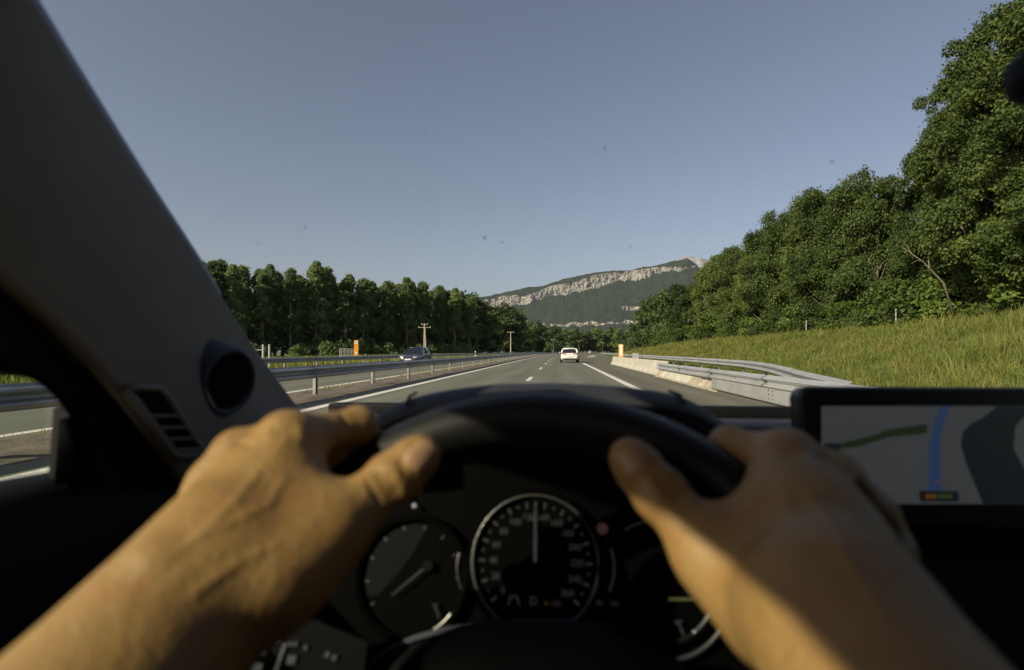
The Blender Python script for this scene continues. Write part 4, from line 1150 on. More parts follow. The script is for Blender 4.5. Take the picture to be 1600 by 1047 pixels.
# instrument binnacle hood (arched), seen just above the wheel rim
HX = [505, 540, 570, 600, 640, 700, 765, 833, 900, 965, 1025, 1066, 1100, 1142, 1185, 1230]
HY = [735, 690, 660, 640, 621, 608, 600, 597.5, 598.5, 602.5, 609, 618, 634, 668, 705, 745]
rows = []
for x, y in zip(HX, HY):
    c = at(x, y, .47)
    dn = CAM_ROT @ Vector((0, -1, 0))
    rows.append([c + fw*.10 + dn*.030, c + fw*.05 + dn*.010, c + fw*.015 + dn*.0015, c, c - fw*.014 + dn*.0045, c - fw*.021 + dn*.010, c - fw*.022 + dn*.014, c - fw*.018 + dn*.017, c + fw*.02 + dn*.019])
hood = patch(rows, 'binnacle_hood', M_HOOD, car, 2)
for q in ((640, 617), (1062, 614)):
    a = at(q[0], q[1] + 3, .462); sgn = 1 if q[0] < 800 else -1
    MB().tube([a + fw*.03, a, a - fw*.012 + dn*.006], .0016, 6).build('hood_seam', M_BLACK, hood)

# instrument cluster
CC = at(836, 877, .425)
CU = Vector((0, math.sin(R(20)), math.cos(R(20)))); CR = Vector((1, 0, 0)); CN = CR.cross(CU) ; CN = -CN if CN.dot(EYE - CC) < 0 else CN
def cl(u_, v_, h=0.0): return CC + CR*u_ + CU*v_ + CN*h
def clpx(x, y, h=0.0):
    p = on_plane(x, y, CC + CN*h, CN); return p
cb = MB(); cb.rings([[cl(x_, -.16, -.018), cl(x_, t_ - .05, -.018), cl(x_, t_, -.018)] for x_, t_ in ((-.19, .05), (-.15, .078), (-.09, .108), (0, .118), (.09, .108), (.16, .078), (.20, .05))], caps=False, wrap=False)
cluster = cb.build('instrument_cluster', M_FACE, car); mo = cluster.modifiers.new('s', 'SOLIDIFY'); mo.thickness = .01
# cowl between hood and cluster
rows = []
for k in range(17):
    a = math.pi*(k/16)
    x = 836 - 330*math.cos(a); y = 905 - 262*math.sin(a)**.8
    rows.append([at(x, y, .455), lerp(at(x, y, .455), clpx(836 + (x-836)*.80, 890 + (y-890)*.80, -.016), .5) - CN*.0, clpx(836 + (x-836)*.78, 890 + (y-890)*.78, -.017)])
patch(rows, 'cluster_cowl', M_FACE, cluster, 1)
def gauge(name, cx, cy, rpx, ring_mat=M_CHROME, ring=.0016, face=M_FACE):
    c = clpx(cx, cy); r_ = rpx/800 * (CAM_ROT.transposed() @ (c - EYE)).z * -1
    o = MB().disc(c - CN*.004, CN, r_*.99, 48, CU).build(name, face, car)
    MB().tube([c + (CR*math.cos(t) + CU*math.sin(t))*r_ for t in [2*math.pi*k/64 for k in range(64)]], ring, 8, closed=True, up=CN).build('gauge_ring', ring_mat, o, smooth=True)
    MB().rings([[c + (CR*math.cos(t) + CU*math.sin(t))*rr + CN*h for rr, h in ((r_, .0), (r_*1.05, .004), (r_*1.09, .001), (r_*1.10, -.016))] for t in [2*math.pi*k/48 for k in range(48)]], closed=True, wrap=False).build('gauge_bezel', M_FACE, o, smooth=True)
    return o, c, r_
def flat_poly(pts, nm, m, parent): return MB().add(pts, [tuple(range(len(pts)))]).build(nm, m, parent)
def text_at(body, size, c, m, parent, nm='numeral', right=CR, up=CU, n=CN, h=.0008):
    vs, fs = text_verts(body, size)
    return MB().add([c + right*x + up*y + n*h for x, y, z in vs], fs).build(nm, m, parent)

sp, sc_, sr = gauge('speedometer', 836, 877, 99)
def pol(a, r_, h=0.0): return sc_ + (CR*math.sin(a) + CU*math.cos(a))*r_ + CN*(h - .003)
for i in range(14):
    a = R(-131.3 + 20.2*i)
    tk = MB(); t = Vector((CR*math.cos(a) - CU*math.sin(a)))
    A, B = pol(a, sr*.80), pol(a, sr*.90)
    tk.add([A - t*.0007, A + t*.0007, B + t*.0008, B - t*.0008], [(0,1,2,3)]).build('tick', M_PRINT, sp)
    text_at(str(20*i), sr*.140, pol(a, sr*.665), M_PRINT, sp)
    if i < 13:
        a2 = a + R(10.1); t = Vector((CR*math.cos(a2) - CU*math.sin(a2))); A, B = pol(a2, sr*.835), pol(a2, sr*.865)
        MB().add([A - t*.0009, A + t*.0009, B + t*.0009, B - t*.0009], [(0,1,2,3)]).build('tick', M_PRINTD, sp)
nd = MB(); a = R(-.3)
nd.rings([[pol(a, r_, .004) + CR*w_, pol(a, r_, .0055), pol(a, r_, .004) - CR*w_] for r_, w_ in ((-.01*sr, .0012), (.3*sr, .0011), (.9*sr, .0007))])
nd.build('needle', M_NEEDLE, sp)
text_at("km/h", sr*.10, pol(0, sr*.66) + CU*-.0015, M_PRINTD, sp, 'lettering')
text_at("D", sr*.17, cl(0, 0) - CU*sr*.565 - CR*.0008, M_PRINT, sp, 'lettering')
text_at("131", sr*.12, cl(0, 0) - CU*sr*.585 + CR*sr*.33, M_PRINTD, sp, 'lettering')
for s in (-1, 1):
    A = cl(0, 0) - CU*sr*.63 - CR*sr*(.32 - s*.085); B = cl(0, 0) - CU*sr*.50 - CR*sr*(.32 - s*.045)
    MB().tube([A, B], .0006, 5).build('lane_icon', M_PRINTD, sp)
MB().tube([cl(0,0) - CU*sr*.515 - CR*sr*.37, cl(0,0) - CU*sr*.50 - CR*sr*.27], .0005, 5).build('lane_icon', M_PRINTD, sp)
flat_poly([cl(0,0) + CR*sr*(.18 + .025*math.cos(t)) - CU*sr*(.585 - .025*math.sin(t)) for t in [k*math.pi/4 for k in range(8)]], 'lane_icon', emit("amber", (.8,.45,.1), .03), sp)

lg, lc, lr = gauge('rev_counter', 643, 900, 84, M_FACE, .0016)
A, B = clpx(668, 884, .003), clpx(612, 930, .003)
MB().tube([A, B], [.0010, .0005], 6).build('needle', M_NEEDLE, lg)
flat_poly([lc + (CR*math.cos(R(t)) + CU*math.sin(R(t)))*lr*.9 - CN*.0032 for t in range(75, 215, 10)] + [lc + (CR*x + CU*y)*lr - CN*.0032 for x, y in ((-.62, -.35), (-.3, .0), (-.02, .4), (.14, .72))], 'display_glass', mat("dial_glass_grey", (.0045,.0055,.006), .6, spec=.04), lg)  # glare on the dial face, painted as a flat patch of lighter grey
MB().tube([clpx(679, 945, .002), clpx(683, 956, .002), clpx(686, 966, .002)], .0009, 6).build('gauge_icon', M_PRINT, lg)
MB().tube([clpx(676, 946, .002), clpx(683, 945, .002)], .0009, 6).build('gauge_icon', M_PRINT, lg)
for o_, c_, r_ in ((lg, lc, lr), ):
    for k in range(9):
        a = R(-125 + 27*k); t = CR*math.cos(a) - CU*math.sin(a); d_ = CR*math.sin(a) + CU*math.cos(a)
        A, B = c_ + d_*r_*.82 - CN*.003, c_ + d_*r_*.90 - CN*.003
        MB().add([A - t*.0007, A + t*.0007, B + t*.0007, B - t*.0007], [(0,1,2,3)]).build('tick', M_PRINTF, o_)
    MB().tube([clpx(668, 884, .001), clpx(668, 884, .004)], .0042, 16).build('needle_hub', M_BLACK, o_)
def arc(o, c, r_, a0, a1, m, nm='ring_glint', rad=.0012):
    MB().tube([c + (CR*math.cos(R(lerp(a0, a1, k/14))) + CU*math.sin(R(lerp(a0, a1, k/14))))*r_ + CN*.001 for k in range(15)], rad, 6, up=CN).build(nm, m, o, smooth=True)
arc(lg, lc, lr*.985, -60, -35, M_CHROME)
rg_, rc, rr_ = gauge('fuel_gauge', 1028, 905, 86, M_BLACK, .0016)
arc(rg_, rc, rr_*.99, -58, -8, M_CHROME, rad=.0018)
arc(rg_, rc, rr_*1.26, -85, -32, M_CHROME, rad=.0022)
flat_poly([clpx(1045, 934, -.001), clpx(1086, 934, -.001), clpx(1086, 938.5, -.001), clpx(1045, 938.5, -.001)], 'range_bar', M_YELLOW, rg_)
MB().tube([clpx(1058, 972, .002), clpx(1063, 980, .002), clpx(1068, 992, .002)], .0008, 6).build('gauge_icon', M_PRINT, rg_)
MB().tube([clpx(1054, 972, .002), clpx(1066, 971, .002)], .0008, 6).build('gauge_icon', M_PRINTD, rg_)
arc(rg_, clpx(1028, 905), rr_*.99, 100, 125, M_PRINTD, 'gauge_icon', .0007)
# small warning signs between the dials
c = clpx(941, 826, -.002)
MB().tube([c + (CR*math.cos(t) + CU*math.sin(t))*.0040 for t in [k*math.pi/8 for k in range(16)]], .0008, 6, closed=True, up=CN).build('speed_sign', M_RED, cluster)
flat_poly([c + (CR*math.cos(t) + CU*math.sin(t))*.0032 for t in [k*math.pi/8 for k in range(16)]], 'speed_sign', M_PRINTD, cluster)
flat_poly([clpx(*q, -.002) for q in ((949, 840), (954, 845), (951, 846), (953, 851), (946, 845), (949, 844))], 'bolt_sign', M_PRINT, cluster)
for x0, sgn in ((952, 1), (722, -1)):
    MB().tube([clpx(x0 + sgn*8*math.sin(k/8*math.pi), 850 + 75*k/8, -.002) for k in range(9)], .0006, 5).build('side_scale', M_PRINTD, cluster)
text_at("2694km", .0062, clpx(946, 942, -.002), M_PRINTD, cluster, 'lettering')
text_at("24°C", .0060, clpx(722, 930, -.002), M_PRINTD, cluster, 'lettering') if False else None
pale_dot = MB(); c = clpx(647, 790, .0); pale_dot.rings([[c + (CR*math.cos(t) + CU*math.sin(t))*.0022*q + CN*h for t in [k*math.pi/6 for k in range(12)]] for q, h in ((1, 0), (.8, .001), (.3, .0015))]).build('indicator_light', M_DOT, cluster)  # tiny raised dot in a pale emissive colour

# column cowl below, with a pale rim
rows = []
for k in range(13):
    a = math.pi*k/12
    x = 834 - 255*math.cos(a); y = 1062 - 84*math.sin(a)
    rows.append([at(x, y, .40), at(x, y + 6, .385), at(x, y + 46, .36), at(x, y + 140, .34)])
patch(rows, 'column_cowl', M_BLACK, car, 1)
MB().tube([at(834 - 262*math.cos(math.pi*k/16), 1062 - 92*math.sin(math.pi*k/16), .405) for k in range(17)], .0022, 6).build('cowl_edge', M_PILLAR2, car)

# key panel left of the column
kn = CAM_ROT @ Vector((.25, .35, 1)).normalized()
kc = at(455, 1030, .36)
def kp(x, y, h=0.0): return on_plane(x, y, kc + kn*h, kn)
kpanel = flat_poly([kp(330, 985), kp(500, 970), kp(575, 1000), kp(560, 1120), kp(330, 1120)], 'key_panel', M_BLACK, car)
mo = kpanel.modifiers.new('s', 'SOLIDIFY'); mo.thickness = .01; mo.offset = 0
def icon(pts): 
    MB().rings([[kp(x, y, .006) for x, y in pts], [kp(x, y, .0068) for x, y in pts]]).build('key_icon', M_KEY, kpanel)
def irect(x, y, w, h, sk=.25): icon([(x - w/2 - sk*-h/2, y - h/2), (x + w/2 - sk*-h/2, y - h/2), (x + w/2 - sk*h/2, y + h/2), (x - w/2 - sk*h/2, y + h/2)])
for x, w in ((407, 6), (415, 6), (423, 6), (453, 6), (461, 6)): irect(x, 999.5 + (x > 440)*7, w, 7)
irect(437, 1003, 6, 7); irect(477, 1012, 6, 7); irect(409, 1020, 15, 10); irect(400, 1043, 18, 13); irect(455, 1031, 13, 14)
irect(511, 1023, 7, 9); irect(522, 1028, 7, 9)
MB().tube([kp(446, 1005, .006), kp(430, 1050, .006)], .0012, 6).build('key_icon', M_KEY, kpanel)

# ---- map screen
SP = at(1247, 603, .48); s_up = Vector((0, math.sin(R(7)), math.cos(R(7)))); s_n = Vector((0, -math.cos(R(7)), math.sin(R(7))))
def scr(x, y, h=0.0): return on_plane(x, y, SP + s_n*h, s_n)
tl = scr(1247, 603); br = scr(1250, 822)
W_ = .29; H_ = (tl - br).dot(s_up)
def sl_(u_, v_, h=0.0): return tl + Vector((1,0,0))*u_ - s_up*v_ + s_n*h
def rrect(x0, y0, x1, y1, r_, n=6):
    pts = []
    for cx_, cy_, a0 in ((x1-r_, y0+r_, -90), (x1-r_, y1-r_, 0), (x0+r_, y1-r_, 90), (x0+r_, y0+r_, 180)):
        pts += [(cx_ + r_*math.cos(R(a0 + 90*k/n)), cy_ + r_*math.sin(R(a0 + 90*k/n))) for k in range(n+1)]
    return pts
hb = MB(); hb.rings([[sl_(x, y, h) for x, y in rrect(-e, -e, W_ + e, H_ + e, .012)] for e, h in ((-.004, -.026), (0, -.02), (0, -.004), (-.002, -.0008), (-.004, 0))])
mscreen = hb.build('map_screen', mat("screen_bezel", (.006, .006, .008), .35, spec=.4), car, smooth=False)
MB().box((.26, .515, .93), (.46, .60, 1.0)).build('screen_foot', M_BLACK, mscreen)
E_MAP = emit("map_ground", (.30, .32, .33), .075); E_GRN = emit("map_green", (.07, .105, .04), .09); E_BLU = emit("map_route", (.10, .20, .47), .10)
E_RIV = emit("map_river", (.055, .08, .09), .055); E_LINE = emit("map_line", (.2, .22, .2), .12); E_BOX = emit("map_box", (.012, .012, .014), .3); E_ORG = emit("map_orange", (.7, .25, .05), .09); E_GR2 = emit("map_green_text", (.2, .45, .1), .07)
def c8(pts, h): return [scr(1240 + x/4.361, 580 + y/4.361, h) for x, y in pts]
flat_poly(c8(((190, 238), (1900, 238), (1900, 905), (190, 905)), .0006), 'map_ground', E_MAP, mscreen)
flat_poly(c8(((318, 492), (590, 425), (608, 403), (900, 362), (914, 370), (905, 425), (660, 447), (440, 515), (330, 528)), .0010), 'map_wood', E_GRN, mscreen)
bl = ((1005, 241), (960, 340), (935, 440), (920, 600), (915, 830)); brr = ((1062, 241), (1030, 330), (1000, 440), (995, 600), (1012, 830))
MB().rings([[a, b] for a, b in zip(c8(bl, .0010), c8(brr, .0010))], caps=False, wrap=False).build('map_route', E_BLU, mscreen)
rl_ = ((1385, 241), (1300, 310), (1200, 365), (1150, 420), (1140, 500), (1180, 640), (1240, 780), (1290, 903)); rr2 = ((1900, 241), (1640, 262), (1570, 310), (1510, 380), (1500, 530), (1570, 660), (1640, 780), (1690, 903))
MB().rings([[a, b] for a, b in zip(c8(rl_, .0010), c8(rr2, .0010))], caps=False, wrap=False).build('map_river', E_RIV, mscreen)
MB().tube(c8(((205, 350), (320, 343), (345, 325), (380, 250)), .0009), .0005, 4).build('map_street', E_LINE, mscreen)
flat_poly(c8(((205, 492), (322, 490), (322, 600), (215, 600)), .0014), 'map_button', E_BOX, mscreen)
bx = flat_poly(c8(((855, 815), (1122, 818), (1128, 890), (862, 888)), .0014), 'map_banner', E_BOX, mscreen)
for k in range(3): flat_poly(c8(((902 + 24*k, 838), (920 + 24*k, 838), (920 + 24*k, 868), (902 + 24*k, 868)), .0018), 'map_banner_text', E_ORG, mscreen)
for k in range(4): flat_poly(c8(((985 + 25*k, 838), (1003 + 25*k, 838), (1003 + 25*k, 866), (985 + 25*k, 866)), .0018), 'map_banner_text', E_GR2, mscreen)
flat_poly(c8(((965, 765), (985, 745), (1005, 768), (985, 760)), .0016), 'map_arrow', emit("map_arrow", (.55, .12, .08), .14), mscreen)

# ---- steering wheel
WR, WT, WTH = .164, .0172, R(30)
WX = Vector((1, 0, 0)); WU = Vector((0, math.sin(WTH), math.cos(WTH))); WN = Vector((0, -math.cos(WTH), math.sin(WTH)))
cq = at(833, 549, .231)
WC = EYE + CAM_ROT @ Vector((33/800*.231, -.1917, -.231))
def wheel_pt(phi, r_=WR, h=0.0): return WC + (WX*math.sin(phi) + WU*math.cos(phi))*r_ + WN*h
wheel = empty('steering_wheel', WC); wheel.parent = car
def wb(mb, nm, m, **k):
    mb.v = [tuple(Vector(p) - WC) for p in mb.v]
    return mb.build(nm, m, wheel, **k)
rim = MB(); rings = []
for k in range(128):
    ph = 2*math.pi*k/128
    rad = WX*math.sin(ph) + WU*math.cos(ph)
    grip = 1 + .10*math.exp(-((abs((ph + math.pi) % (2*math.pi) - math.pi) - R(62))/R(14))**2)
    rings.append([WC + rad*(WR + WT*.95*grip*math.cos(t)) + WN*WT*1.08*grip*math.sin(t) for t in [2*math.pi*j/20 for j in range(20)]])
rim.rings(rings, closed=True)
wb(rim, 'rim', M_LEATHER, smooth=True)
hub = MB(); rings = []
for s, h in ((1.0, -.05), (1.0, -.01), (.97, .004), (.88, .012), (.70, .0175), (.40, .021), (.12, .022)):
    rings.append([WC + WX*.078*s*abs(math.cos(t))**.72*math.copysign(1, math.cos(t)) + WU*(.060*s*abs(math.sin(t))**.8*math.copysign(1, math.sin(t)) - .004) + WN*h for t in [2*math.pi*k/40 for k in range(40)]])
hub.rings(rings)
wb(hub, 'airbag_hub', M_FACE, smooth=True)
for s in (-1, 1):
    m = MB(); m.rings([[WC + WX*s*x - WU*(.012 + dy) + WN*h for dy, h in ((-w, -.016), (-w*.8, -.004), (0, .0), (w*.8, -.004), (w, -.016))] for x, w in ((.07, .024), (.10, .020), (.13, .018), (.158, .022))])
    wb(m, 'spoke', M_BLACK, smooth=True)
m = MB(); m.rings([[WC - WU*r_ + WX*dx + WN*h for dx, h in ((-.02, -.016), (-.015, -.004), (.015, -.004), (.02, -.016))] for r_ in (.055, .10, .158)])
wb(m, 'spoke', M_BLACK, smooth=True)
MB().tube([WC - WN*.04, WC - WN*.30], .03, 12).build('steering_column', M_BLACK, car)

# =================================================================== THE DRIVER'S ARMS AND HANDS
def surface_nets(Vv, origin, h):
    s = Vv < 0
    nx, ny, nz = Vv.shape
    cnt = np.zeros((nx-1, ny-1, nz-1), np.int8)
    cs = [(i, j, k) for i in (0, 1) for j in (0, 1) for k in (0, 1)]
    for i, j, k in cs: cnt += s[i:nx-1+i, j:ny-1+j, k:nz-1+k]
    act = (cnt > 0) & (cnt < 8)
    ids = np.argwhere(act); idx = np.full(act.shape, -1, np.int64); idx[act] = np.arange(len(ids))
    pos = np.zeros((len(ids), 3)); w = np.zeros(len(ids))
    for a in cs:
        for ax in range(3):
            if a[ax] == 0:
                b = list(a); b[ax] = 1
                va = Vv[ids[:,0]+a[0], ids[:,1]+a[1], ids[:,2]+a[2]]; vb = Vv[ids[:,0]+b[0], ids[:,1]+b[1], ids[:,2]+b[2]]
                m = (va < 0) != (vb < 0); t = va[m]/(va[m]-vb[m])
                q = np.tile(np.array(a, float), (m.sum(), 1)); q[:, ax] += t
                pos[m] += q; w[m] += 1
    pos = ids + pos/w[:, None]
    faces = []
    for ax in range(3):
        o1, o2 = [(1, 2), (2, 0), (0, 1)][ax]
        sl0 = [slice(None)]*3; sl1 = [slice(None)]*3
        sl0[ax] = slice(0, -1); sl1[ax] = slice(1, None)
        e = s[tuple(sl0)] != s[tuple(sl1)]
        flip = s[tuple(sl0)]
        p = np.argwhere(e); p = p[(p[:, o1] > 0) & (p[:, o2] > 0) & (p[:, o1] < Vv.shape[o1]-1) & (p[:, o2] < Vv.shape[o2]-1)]
        fl = flip[p[:,0], p[:,1], p[:,2]]
        def g_(d1, d2):
            q = p.copy(); q[:, o1] -= d1; q[:, o2] -= d2
            return idx[q[:,0], q[:,1], q[:,2]]
        f = np.stack([g_(1,1), g_(0,1), g_(0,0), g_(1,0)], 1)
        f[~fl] = f[~fl][:, ::-1]
        faces.append(f)
    return pos*h + origin, np.concatenate(faces)

def smooth_union_mesh(prims, h):
    """prims: ('c', a, b, ra, rb, k) tapered limb, ('g', ...) groove cut in, ('e', centre, axes 3x3, radii, k)"""
    P_ = np.array([list(q[1]) for q in prims if q[0] in 'cg'] + [list(q[2]) for q in prims if q[0] in 'cg'])
    mx = max(max(q[3], q[4]) for q in prims if q[0] in 'cg')
    lo = P_.min(0) - mx - .012; hi = P_.max(0) + mx + .012
    n = np.ceil((hi-lo)/h).astype(int) + 1
    D = np.full(n, .05, np.float32)
    for q in prims:
        if q[0] in 'cg':
            a, b = np.array(q[1], float), np.array(q[2], float); ra, rb, k = q[3:6]
            l2 = np.minimum(a, b) - max(ra, rb) - .022; h2 = np.maximum(a, b) + max(ra, rb) + .022
        else:
            c, A, rd, k = q[1:5]; a = np.array(c, float); l2 = a - max(rd) - .022; h2 = a + max(rd) + .022
        i0 = np.clip(np.floor((l2-lo)/h).astype(int), 0, n-1); i1 = np.clip(np.ceil((h2-lo)/h).astype(int)+1, 1, n)
        if np.any(i1 <= i0): continue
        ax = [lo[d] + h*np.arange(i0[d], i1[d]) for d in range(3)]
        X = ax[0][:, None, None]; Y = ax[1][None, :, None]; Z = ax[2][None, None, :]
        if q[0] in 'cg':
            d_ = b - a; L2 = float(d_@d_)
            t = np.clip(((X-a[0])*d_[0] + (Y-a[1])*d_[1] + (Z-a[2])*d_[2])/max(L2, 1e-12), 0, 1)
            r_ = ra + (rb-ra)*t
            dist = np.sqrt((X-a[0]-t*d_[0])**2 + (Y-a[1]-t*d_[1])**2 + (Z-a[2]-t*d_[2])**2) - r_
        else:
            A = np.array(A); e = [((X-a[0])*A[m][0] + (Y-a[1])*A[m][1] + (Z-a[2])*A[m][2])/rd[m] for m in range(3)]
            kk = np.sqrt(e[0]**2+e[1]**2+e[2]**2); k2 = np.sqrt(sum((e[m]/rd[m])**2 for m in range(3))) + 1e-9
            dist = kk*(kk-1)/k2
        S = D[i0[0]:i1[0], i0[1]:i1[1], i0[2]:i1[2]]
        if q[0] == 'g':
            hh = np.maximum(k - np.abs(-dist - S), 0)/k
            S[...] = np.maximum(S, -dist) + hh*hh*k*.25
        else:
            hh = np.maximum(k - np.abs(dist - S), 0)/k
            S[...] = np.minimum(S, dist) - hh*hh*k*.25
    v, f = surface_nets(D, lo, h)
    return v, f

def skin_mat():
    m, N, L, P = new_mat("skin")
    geo = N.new("ShaderNodeNewGeometry")
    n1 = N.new("ShaderNodeTexNoise"); n1.inputs["Scale"].default_value = 28; n1.inputs["Detail"].default_value = 5; n1.inputs["Roughness"].default_value = .6
    L.new(geo.outputs["Position"], n1.inputs["Vector"])
    cr = N.new("ShaderNodeValToRGB"); cr.color_ramp.elements[0].position = .3; cr.color_ramp.elements[1].position = .72
    cr.color_ramp.elements[0].color = (.250, .143, .051, 1); cr.color_ramp.elements[1].color = (.335, .209, .081, 1)
    L.new(n1.outputs["Fac"], cr.inputs[0])
    n3 = N.new("ShaderNodeTexNoise"); n3.inputs["Scale"].default_value = 240; n3.inputs["Detail"].default_value = 3
    L.new(geo.outputs["Position"], n3.inputs["Vector"])
    mx = N.new("ShaderNodeMix"); mx.data_type = 'RGBA'; mx.blend_type = 'MULTIPLY'; mx.inputs[0].default_value = .22
    n5 = N.new("ShaderNodeTexNoise"); n5.inputs["Scale"].default_value = 45; n5.inputs["Detail"].default_value = 6; n5.inputs["Roughness"].default_value = .7
    L.new(geo.outputs["Position"], n5.inputs["Vector"])
    r5 = N.new("ShaderNodeValToRGB"); r5.color_ramp.elements[0].position = .52; r5.color_ramp.elements[1].position = .74
    r5.color_ramp.elements[0].color = (0, 0, 0, 1); r5.color_ramp.elements[1].color = (.55, .55, .55, 1)
    L.new(n5.outputs["Fac"], r5.inputs[0])
    mr = N.new("ShaderNodeMix"); mr.data_type = 'RGBA'; L.new(r5.outputs[0], mr.inputs[0]); L.new(cr.outputs[0], mr.inputs[6]); mr.inputs[7].default_value = (.30, .125, .055, 1)
    L.new(mr.outputs[2], mx.inputs[6]); L.new(n3.outputs["Color"], mx.inputs[7])
    L.new(mx.outputs[2], P.inputs["Base Color"])
    P.inputs["Roughness"].default_value = .52; P.inputs["Specular IOR Level"].default_value = .38
    P.inputs["Subsurface Weight"].default_value = .18; P.inputs["Subsurface Radius"].default_value = (1, .35, .15); P.inputs["Subsurface Scale"].default_value = .004
    vo = N.new("ShaderNodeTexVoronoi"); vo.inputs["Scale"].default_value = 520
    L.new(geo.outputs["Position"], vo.inputs["Vector"])
    ad = N.new("ShaderNodeMath"); ad.operation = 'ADD'; L.new(vo.outputs["Distance"], ad.inputs[0]); L.new(n3.outputs["Fac"], ad.inputs[1])
    b = N.new("ShaderNodeBump"); b.inputs["Strength"].default_value = .35; b.inputs["Distance"].default_value = .0006
    L.new(ad.outputs[0], b.inputs["Height"])
    n4 = N.new("ShaderNodeTexNoise"); n4.inputs["Scale"].default_value = 75; n4.inputs["Detail"].default_value = 4; n4.inputs["Distortion"].default_value = 1.2
    L.new(geo.outputs["Position"], n4.inputs["Vector"])
    b2 = N.new("ShaderNodeBump"); b2.inputs["Strength"].default_value = .5; b2.inputs["Distance"].default_value = .0016
    L.new(n4.outputs["Fac"], b2.inputs["Height"]); L.new(b.outputs[0], b2.inputs["Normal"]); L.new(b2.outputs[0], P.inputs["Normal"])
    return m
M_SKIN = skin_mat()
M_NAIL = mat("fingernail", (.29, .175, .105), .42, spec=.25, var=.06, scale=300)

driver = empty('person', (0, -.15, .3), 0, 'driver shown as two bare tanned forearms, both hands gripping the black steering wheel', 'person')
def cap(a, b, ra, rb, k=.008): return ('c', tuple(a), tuple(b), ra, rb, k)
def finger(pts, rad, k=.004):
    out = []
    for i in range(len(pts)-1):
        out.append(cap(pts[i], pts[i+1], rad[i], rad[i+1], k if i else .010))
    for i in range(1, len(pts)-1):            # knuckle
        out.append(cap(pts[i], pts[i] + Vector((0, 0, .0001)), rad[i]*1.07, rad[i]*1.07, .005))
    return out
def wrap_finger(mcp, pip, phi, phi_tip, rads, over=.012):
    """a finger from its knuckle over the far side of the rim, curling round the tube"""
    r_ = WT + rads[2]*.92
    def tube_pt(ph, ang):
        rad = WX*math.sin(ph) + WU*math.cos(ph)
        return WC + rad*(WR + r_*math.cos(ang)) + WN*r_*math.sin(ang)
    a = tube_pt(phi, R(-35)); b = tube_pt(phi_tip, R(-100)); c = tube_pt(phi_tip, R(-150))
    return finger([mcp, pip, a.lerp(pip, .25), b, c], rads)

from mathutils.bvhtree import BVHTree
class Surface:
    """coarse skin, used to lay veins, creases and nails on it where the photograph shows them"""
    def __init__(self, prims):
        v, f = smooth_union_mesh(prims, .0022)
        self.t = BVHTree.FromPolygons([tuple(p) for p in v], [tuple(q) for q in f])
    def __call__(self, x, y):
        p, n, _, _ = self.t.ray_cast(EYE, ray(x, y).normalized())
        if p is None:
            p, n, _, _ = self.t.find_nearest(at(x, y, .27))
        if n.dot(EYE - p) < 0: n = -n
        return p, n
    def line(self, pts, kind, r_, lift, k, sub=4):
        out = []; prev_ = None
        for i in range(len(pts)-1):
            for q in range(sub + (1 if i == len(pts)-2 else 0)):
                t = q/sub; x = pts[i][0] + (pts[i+1][0]-pts[i][0])*t; y = pts[i][1] + (pts[i+1][1]-pts[i][1])*t
                p, n = self(x, y); p = p + n*lift
                if prev_ is not None and (p - prev_).length < .02: out.append((kind, tuple(prev_), tuple(p), r_, r_, k))
                prev_ = p
        return out
def nail(S, cut, tip_, width, parent):
    """thumbnail from its cuticle to its free edge; width in metres"""
    a, na = S(*cut); b, nb = S(*tip_)
    nn = (na + nb).normalized(); ax = (b - a).normalized(); sd = ax.cross(nn).normalized(); L_ = (b - a).length
    rows = []
    for i in range(11):
        t = i/10; row = []
        ww = width*(.74 + .26*min(1, t*3.2)**.6) * (1 if t < .8 else 1 - .22*((t-.8)/.2)**2)
        for j in range(11):
            u_ = (j/10 - .5)*2
            bow = (.10 if t < .5 else .13)*L_*u_*u_*(1 if t < .5 else -1)*abs(2*t-1)
            q = a + ax*(t*L_ + bow) + sd*(u_*ww*.5) + nn*.03
            p, n, _, _ = S.t.ray_cast(q, -nn)
            if p is None: p = q - nn*.03
            edge = max(abs(u_), abs(2*t-1) if t < .5 else 0)
            p = p + nn*(.0013 - .0012*edge**6 + (.0006 if t > .9 else 0))
            row.append(p)
        rows.append(row)
    # a smooth plate: fit the middle line, keep the sideways curve
    o = patch(rows, 'thumbnail', M_NAIL, None, 1, .0010, -1)
    m = o.modifiers.new('relax', 'SMOOTH'); m.factor = .5; m.iterations = 3
    o.parent = parent; o.location = -driver.location
    return o

def arm(name, prims, h, res_name):
    v, f = smooth_union_mesh(prims, h)
    base = np.array(driver.location)
    o = link(name, np_mesh(res_name, v - base, f, M_SKIN, True), driver)
    lp = o.modifiers.new('smooth', 'CORRECTIVE_SMOOTH') if False else o.modifiers.new('smooth', 'SMOOTH')
    lp.factor = .5; lp.iterations = 3
    return o

# ---- left arm
LW = at(356, 862, .232); LE = LW + (CAM_ROT @ Vector((-.056, -.116, .176)))
imcp, mmcp, rmcp, pmcp = at(448, 686, .270), at(376, 714, .268), at(338, 758, .266), at(314, 806, .262)
ipip = at(560, 664, .306)
L = []
L += [cap(LE, lerp(LE, LW, .55), .039, .0325, .02), cap(lerp(LE, LW, .55), LW, .0325, .0245, .02)]
side_l = CAM_ROT @ Vector((.62, -.70, -.1)).normalized()
L += [cap(LW + side_l*.010, lerp(LW, LE, .4) + side_l*.010, .0225, .028, .02), cap(LW - side_l*.009, lerp(LW, LE, .4) - side_l*.008, .0205, .026, .02)]
tcm, tmc, tip_, tt = at(436, 900, .228), at(522, 822, .247), at(612, 748, .268), at(657, 711, .276)
for q, r0, r1 in ((imcp, .019, .0125), (mmcp, .019, .0125), (rmcp, .018, .0115), (pmcp, .017, .0105)):
    L.append(cap(lerp(LW, q, .08), q, r0, r1, .011))
